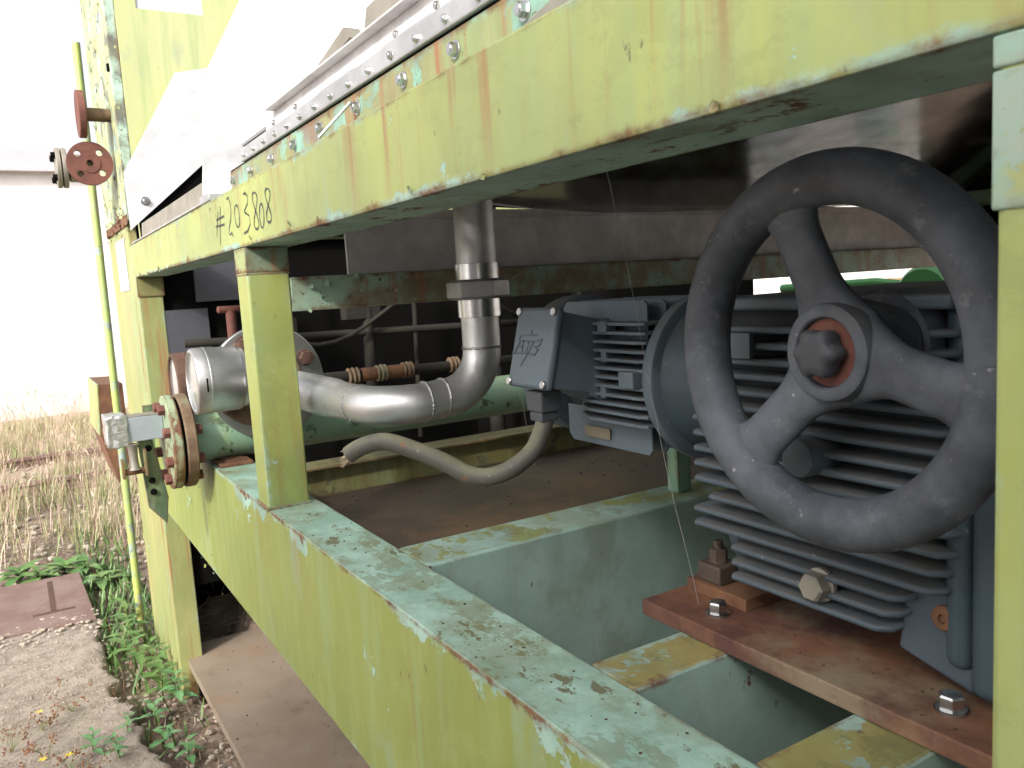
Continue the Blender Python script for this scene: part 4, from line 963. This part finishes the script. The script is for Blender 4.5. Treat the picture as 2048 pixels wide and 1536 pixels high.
# terminal box, tilted a little so the lid looks slightly upwards
TB = Matrix.Translation((-.965, .232, 1.405)) @ Matrix.Rotation(radians(-14), 4, 'X')
tb = part('terminal_box', MB().prism([(-.046, -.053), (.046, -.053), (.046, .053), (-.046, .053)], -.004, .065, 'Y', .004, mat=TB), M['motor'], mo)
nk = MB(); f0 = [TB @ Vector(p) for p in ((-.046, .06, -.053), (.046, .06, -.053), (.046, .06, .053), (-.046, .06, .053))]; f1_ = [Vector(p) for p in ((-1.0, .36, 1.30), (-.815, .36, 1.30), (-.815, .36, 1.445), (-1.0, .36, 1.445))]
f1_ = [Vector(p) for p in ((-1.03, .345, 1.312), (-.915, .345, 1.302), (-.915, .345, 1.445), (-1.03, .345, 1.445))]
va = [nk.b.verts.new(p) for p in f0]; vb = [nk.b.verts.new(p) for p in f1_]
nk.b.faces.new(va[::-1]); nk.b.faces.new(vb)
for i in range(4): nk.b.faces.new((va[i], va[(i + 1) % 4], vb[(i + 1) % 4], vb[i]))
part('box_neck', nk, M['motor'], mo)
ld = part('box_lid', MB().box(-.0505, .0505, -.019, -.0045, -.057, .057, .006, 3, mat=TB), M['motor'], tb)
scm = MB().lathe([(.0058, 0), (.0058, .002), (.0048, .003), (0, .003)], seg=20).box(-.0045, .0045, -.0007, .0007, .0028, .0034).mesh('screw', M['gaugesteel'], 30)
nrm_ = (TB.to_3x3() @ Vector((0, -1, 0)))
for x in (-.0435, .0435):
    for z in (-.050, .050): inst(scm, 'screw', tb, TB @ Vector((x, -.0192, z)), nrm_, random.random() * 3)
lg = MB()
def bar(p, q, wd=.0022):
    a, b2 = Vector((p[0], 0, p[1])), Vector((q[0], 0, q[1])); c = (a + b2) / 2; L = (b2 - a).length / 2 + wd * .5; an = math.atan2(b2.z - a.z, b2.x - a.x)
    lg.box(-L, L, -.0203, -.0185, -wd / 2, wd / 2, mat=TB @ Matrix.Translation((c.x, 0, c.z)) @ Matrix.Rotation(-an, 4, 'Y'))
def U(u, v): return ((u - .5) * .101, (v - .5) * .114)
for p, q in (((.05, .42), (.15, .42)), ((.09, .42), (.20, .57)), ((.20, .57), (.28, .57)), ((.28, .57), (.28, .42)), ((.22, .42), (.32, .42)), ((.20, .50), (.28, .50)),
             ((.33, .575), (.53, .575)), ((.42, .57), (.40, .42)), ((.35, .42), (.46, .42)), ((.18, .64), (.60, .655)), ((.18, .64), (.17, .60)), ((.46, .66), (.46, .70)),
             ((.56, .575), (.74, .60)), ((.74, .60), (.71, .53)), ((.71, .53), (.60, .51)), ((.60, .51), (.68, .48)), ((.68, .48), (.62, .415)), ((.62, .415), (.50, .415)),
             ((.54, .56), (.31, .27))): bar(U(*p), U(*q))
part('embossed_logo', lg, M['motor'], tb, label='raised three letter logo with a diagonal stroke', smooth=0)
part('cable_gland', MB().box(-.985, -.945, .212, .247, 1.318, 1.348, .003).box(-.981, -.949, .214, .243, 1.304, 1.318, .003), M['knob'], mo)

# power cable
cb2 = thing('cut_power_cable', 'thick grey cut cable curling out of the motor with frayed wires', 'cable', (-1.0, .1, 1.22))
ctl = [(-.965, .232, 1.330), (-.963, .229, 1.308), (-.960, .218, 1.287), (-.958, .200, 1.264), (-.968, .170, 1.243), (-.990, .1450, 1.2325), (-1.010, .1240, 1.2370), (-1.0276, .1062, 1.2502), (-1.047, .085, 1.264), (-1.0666, .0641, 1.2751), (-1.081, .047, 1.283), (-1.0934, .034, 1.2860), (-1.106, .018, 1.2830), (-1.1178, .0048, 1.2764), (-1.127, -.006, 1.268)]
def smoothp(p, k=4):
    p = [Vector(q) for q in p]; o = []
    for i in range(len(p) - 1):
        a, b_, c, d = p[max(i - 1, 0)], p[i], p[i + 1], p[min(i + 2, len(p) - 1)]
        for j in range(k):
            t = j / k; o.append(.5 * ((2 * b_) + (c - a) * t + (2 * a - 5 * b_ + 4 * c - d) * t * t + (3 * b_ - a - 3 * c + d) * t ** 3))
    return o + [p[-1]]
part('sheath', MB().tube(smoothp(ctl), .0128, 20), M['cable'], cb2, smooth=60)
fw = MB()
for i in range(38):
    a = random.random() * 6.28; r = random.random() ** .5 * .010
    p = Vector((-1.127, -.006, 1.268)) + Vector((cos(a) * r, 0, sin(a) * r)); dd = Vector((-.006, -.008, -.008)) * random.uniform(.4, 1.3) + Vector((random.gauss(0, .002), random.gauss(0, .002), random.gauss(0, .002)))
    fw.tube([p, p + dd * .5, p + dd], .0007, 4)
part('frayed_wires', fw, M['wire'], cb2, smooth=0)

# ------------------------------------------------------------------ things behind the machine, seen through the gap
gw = thing('green_pulley', 'green painted machine pulley with a rusty hub behind the frame', 'pulley', (-2.12, 3.0, 0))
part('rim', MB().lathe([(.06, 0), (.115, 0), (.13, .02), (.13, .07), (.115, .09), (.06, .09)], (-2.10, 3.0, 1.34), (0, -1, 0), 40), M['greenmach'], gw)
part('hub', MB().lathe([(.05, .09), (.045, .12), (.0, .125)], (-2.10, 3.0, 1.34), (0, -1, 0), 24), M['rust'], gw)
part('stand', MB().box(-2.16, -2.04, 3.0, 3.1, 0, 1.22), M['greenmach'], gw)
gbk = thing('green_bracket_bar', 'bent green steel bar with rust spots behind the frame', 'bar', (-2.5, 3.1, 0))
part('bar', MB().tube([(-3.0, 3.1, 1.385), (-2.45, 3.1, 1.400), (-2.30, 3.1, 1.385), (-2.22, 3.1, 1.33), (-2.18, 3.1, 1.2)], .022, 10), M['greenmach'], gbk)
part('post', MB().box(-2.20, -2.15, 3.08, 3.13, 0, 1.22), M['greenmach'], gbk)
part('red_cap', MB().box(-2.27, -2.21, 3.02, 3.06, 1.385, 1.41, .004), M['red'], gbk)
bb = thing('rear_pale_channel', 'pale green channel hanging behind the hopper band at the right', 'channel', (-1.5, 2.5, 1.6))
part('web', MB().box(-1.55, -.9, 2.22, 2.28, 1.655, 1.70, .002), M['mintpipe'], bb)

# cobweb strands
def strand(pts, label, r=.00035, blobs=()):
    b = MB().tube(smoothp(pts, 6), r, 5)
    for q in blobs:
        rr = bmesh.ops.create_icosphere(b.b, subdivisions=1, radius=.0012); bmesh.ops.translate(b.b, verts=rr['verts'], vec=q)
    solo('cobweb_strand', b, M['web'], label, 'cobweb', 'cobweb strands')
strand([(-.642, .106, 1.600), (-.72, .195, 1.485), (-.80, .281, 1.372)], 'cobweb strand from the upper beam down to the motor flange', .0003, [])
strand([(-.80, .281, 1.372), (-.78, .292, 1.24), (-.752, .302, 1.113)], 'cobweb strand from the motor flange down to the gearbox foot', .00035, [(-.78, .292, 1.24)])
strand([(-.752, .302, 1.113), (-.66, .234, 1.06), (-.636, .20, .99), (-.635, .22, .93)], 'cobweb strand from the gearbox foot over the edge of the rusty plate', .0003, [])
strand([(-1.35, .42, 1.505), (-1.15, .36, 1.545), (-.95, .22, 1.580)], 'dusty cobweb strand slanting from the union nut up to the beam', .0003, [(-1.15, .36, 1.545)])
strand([(-1.34, .42, 1.40), (-1.30, .40, 1.28), (-1.27, .40, 1.16)], 'short cobweb strand hanging below the bent pipe', .0003)
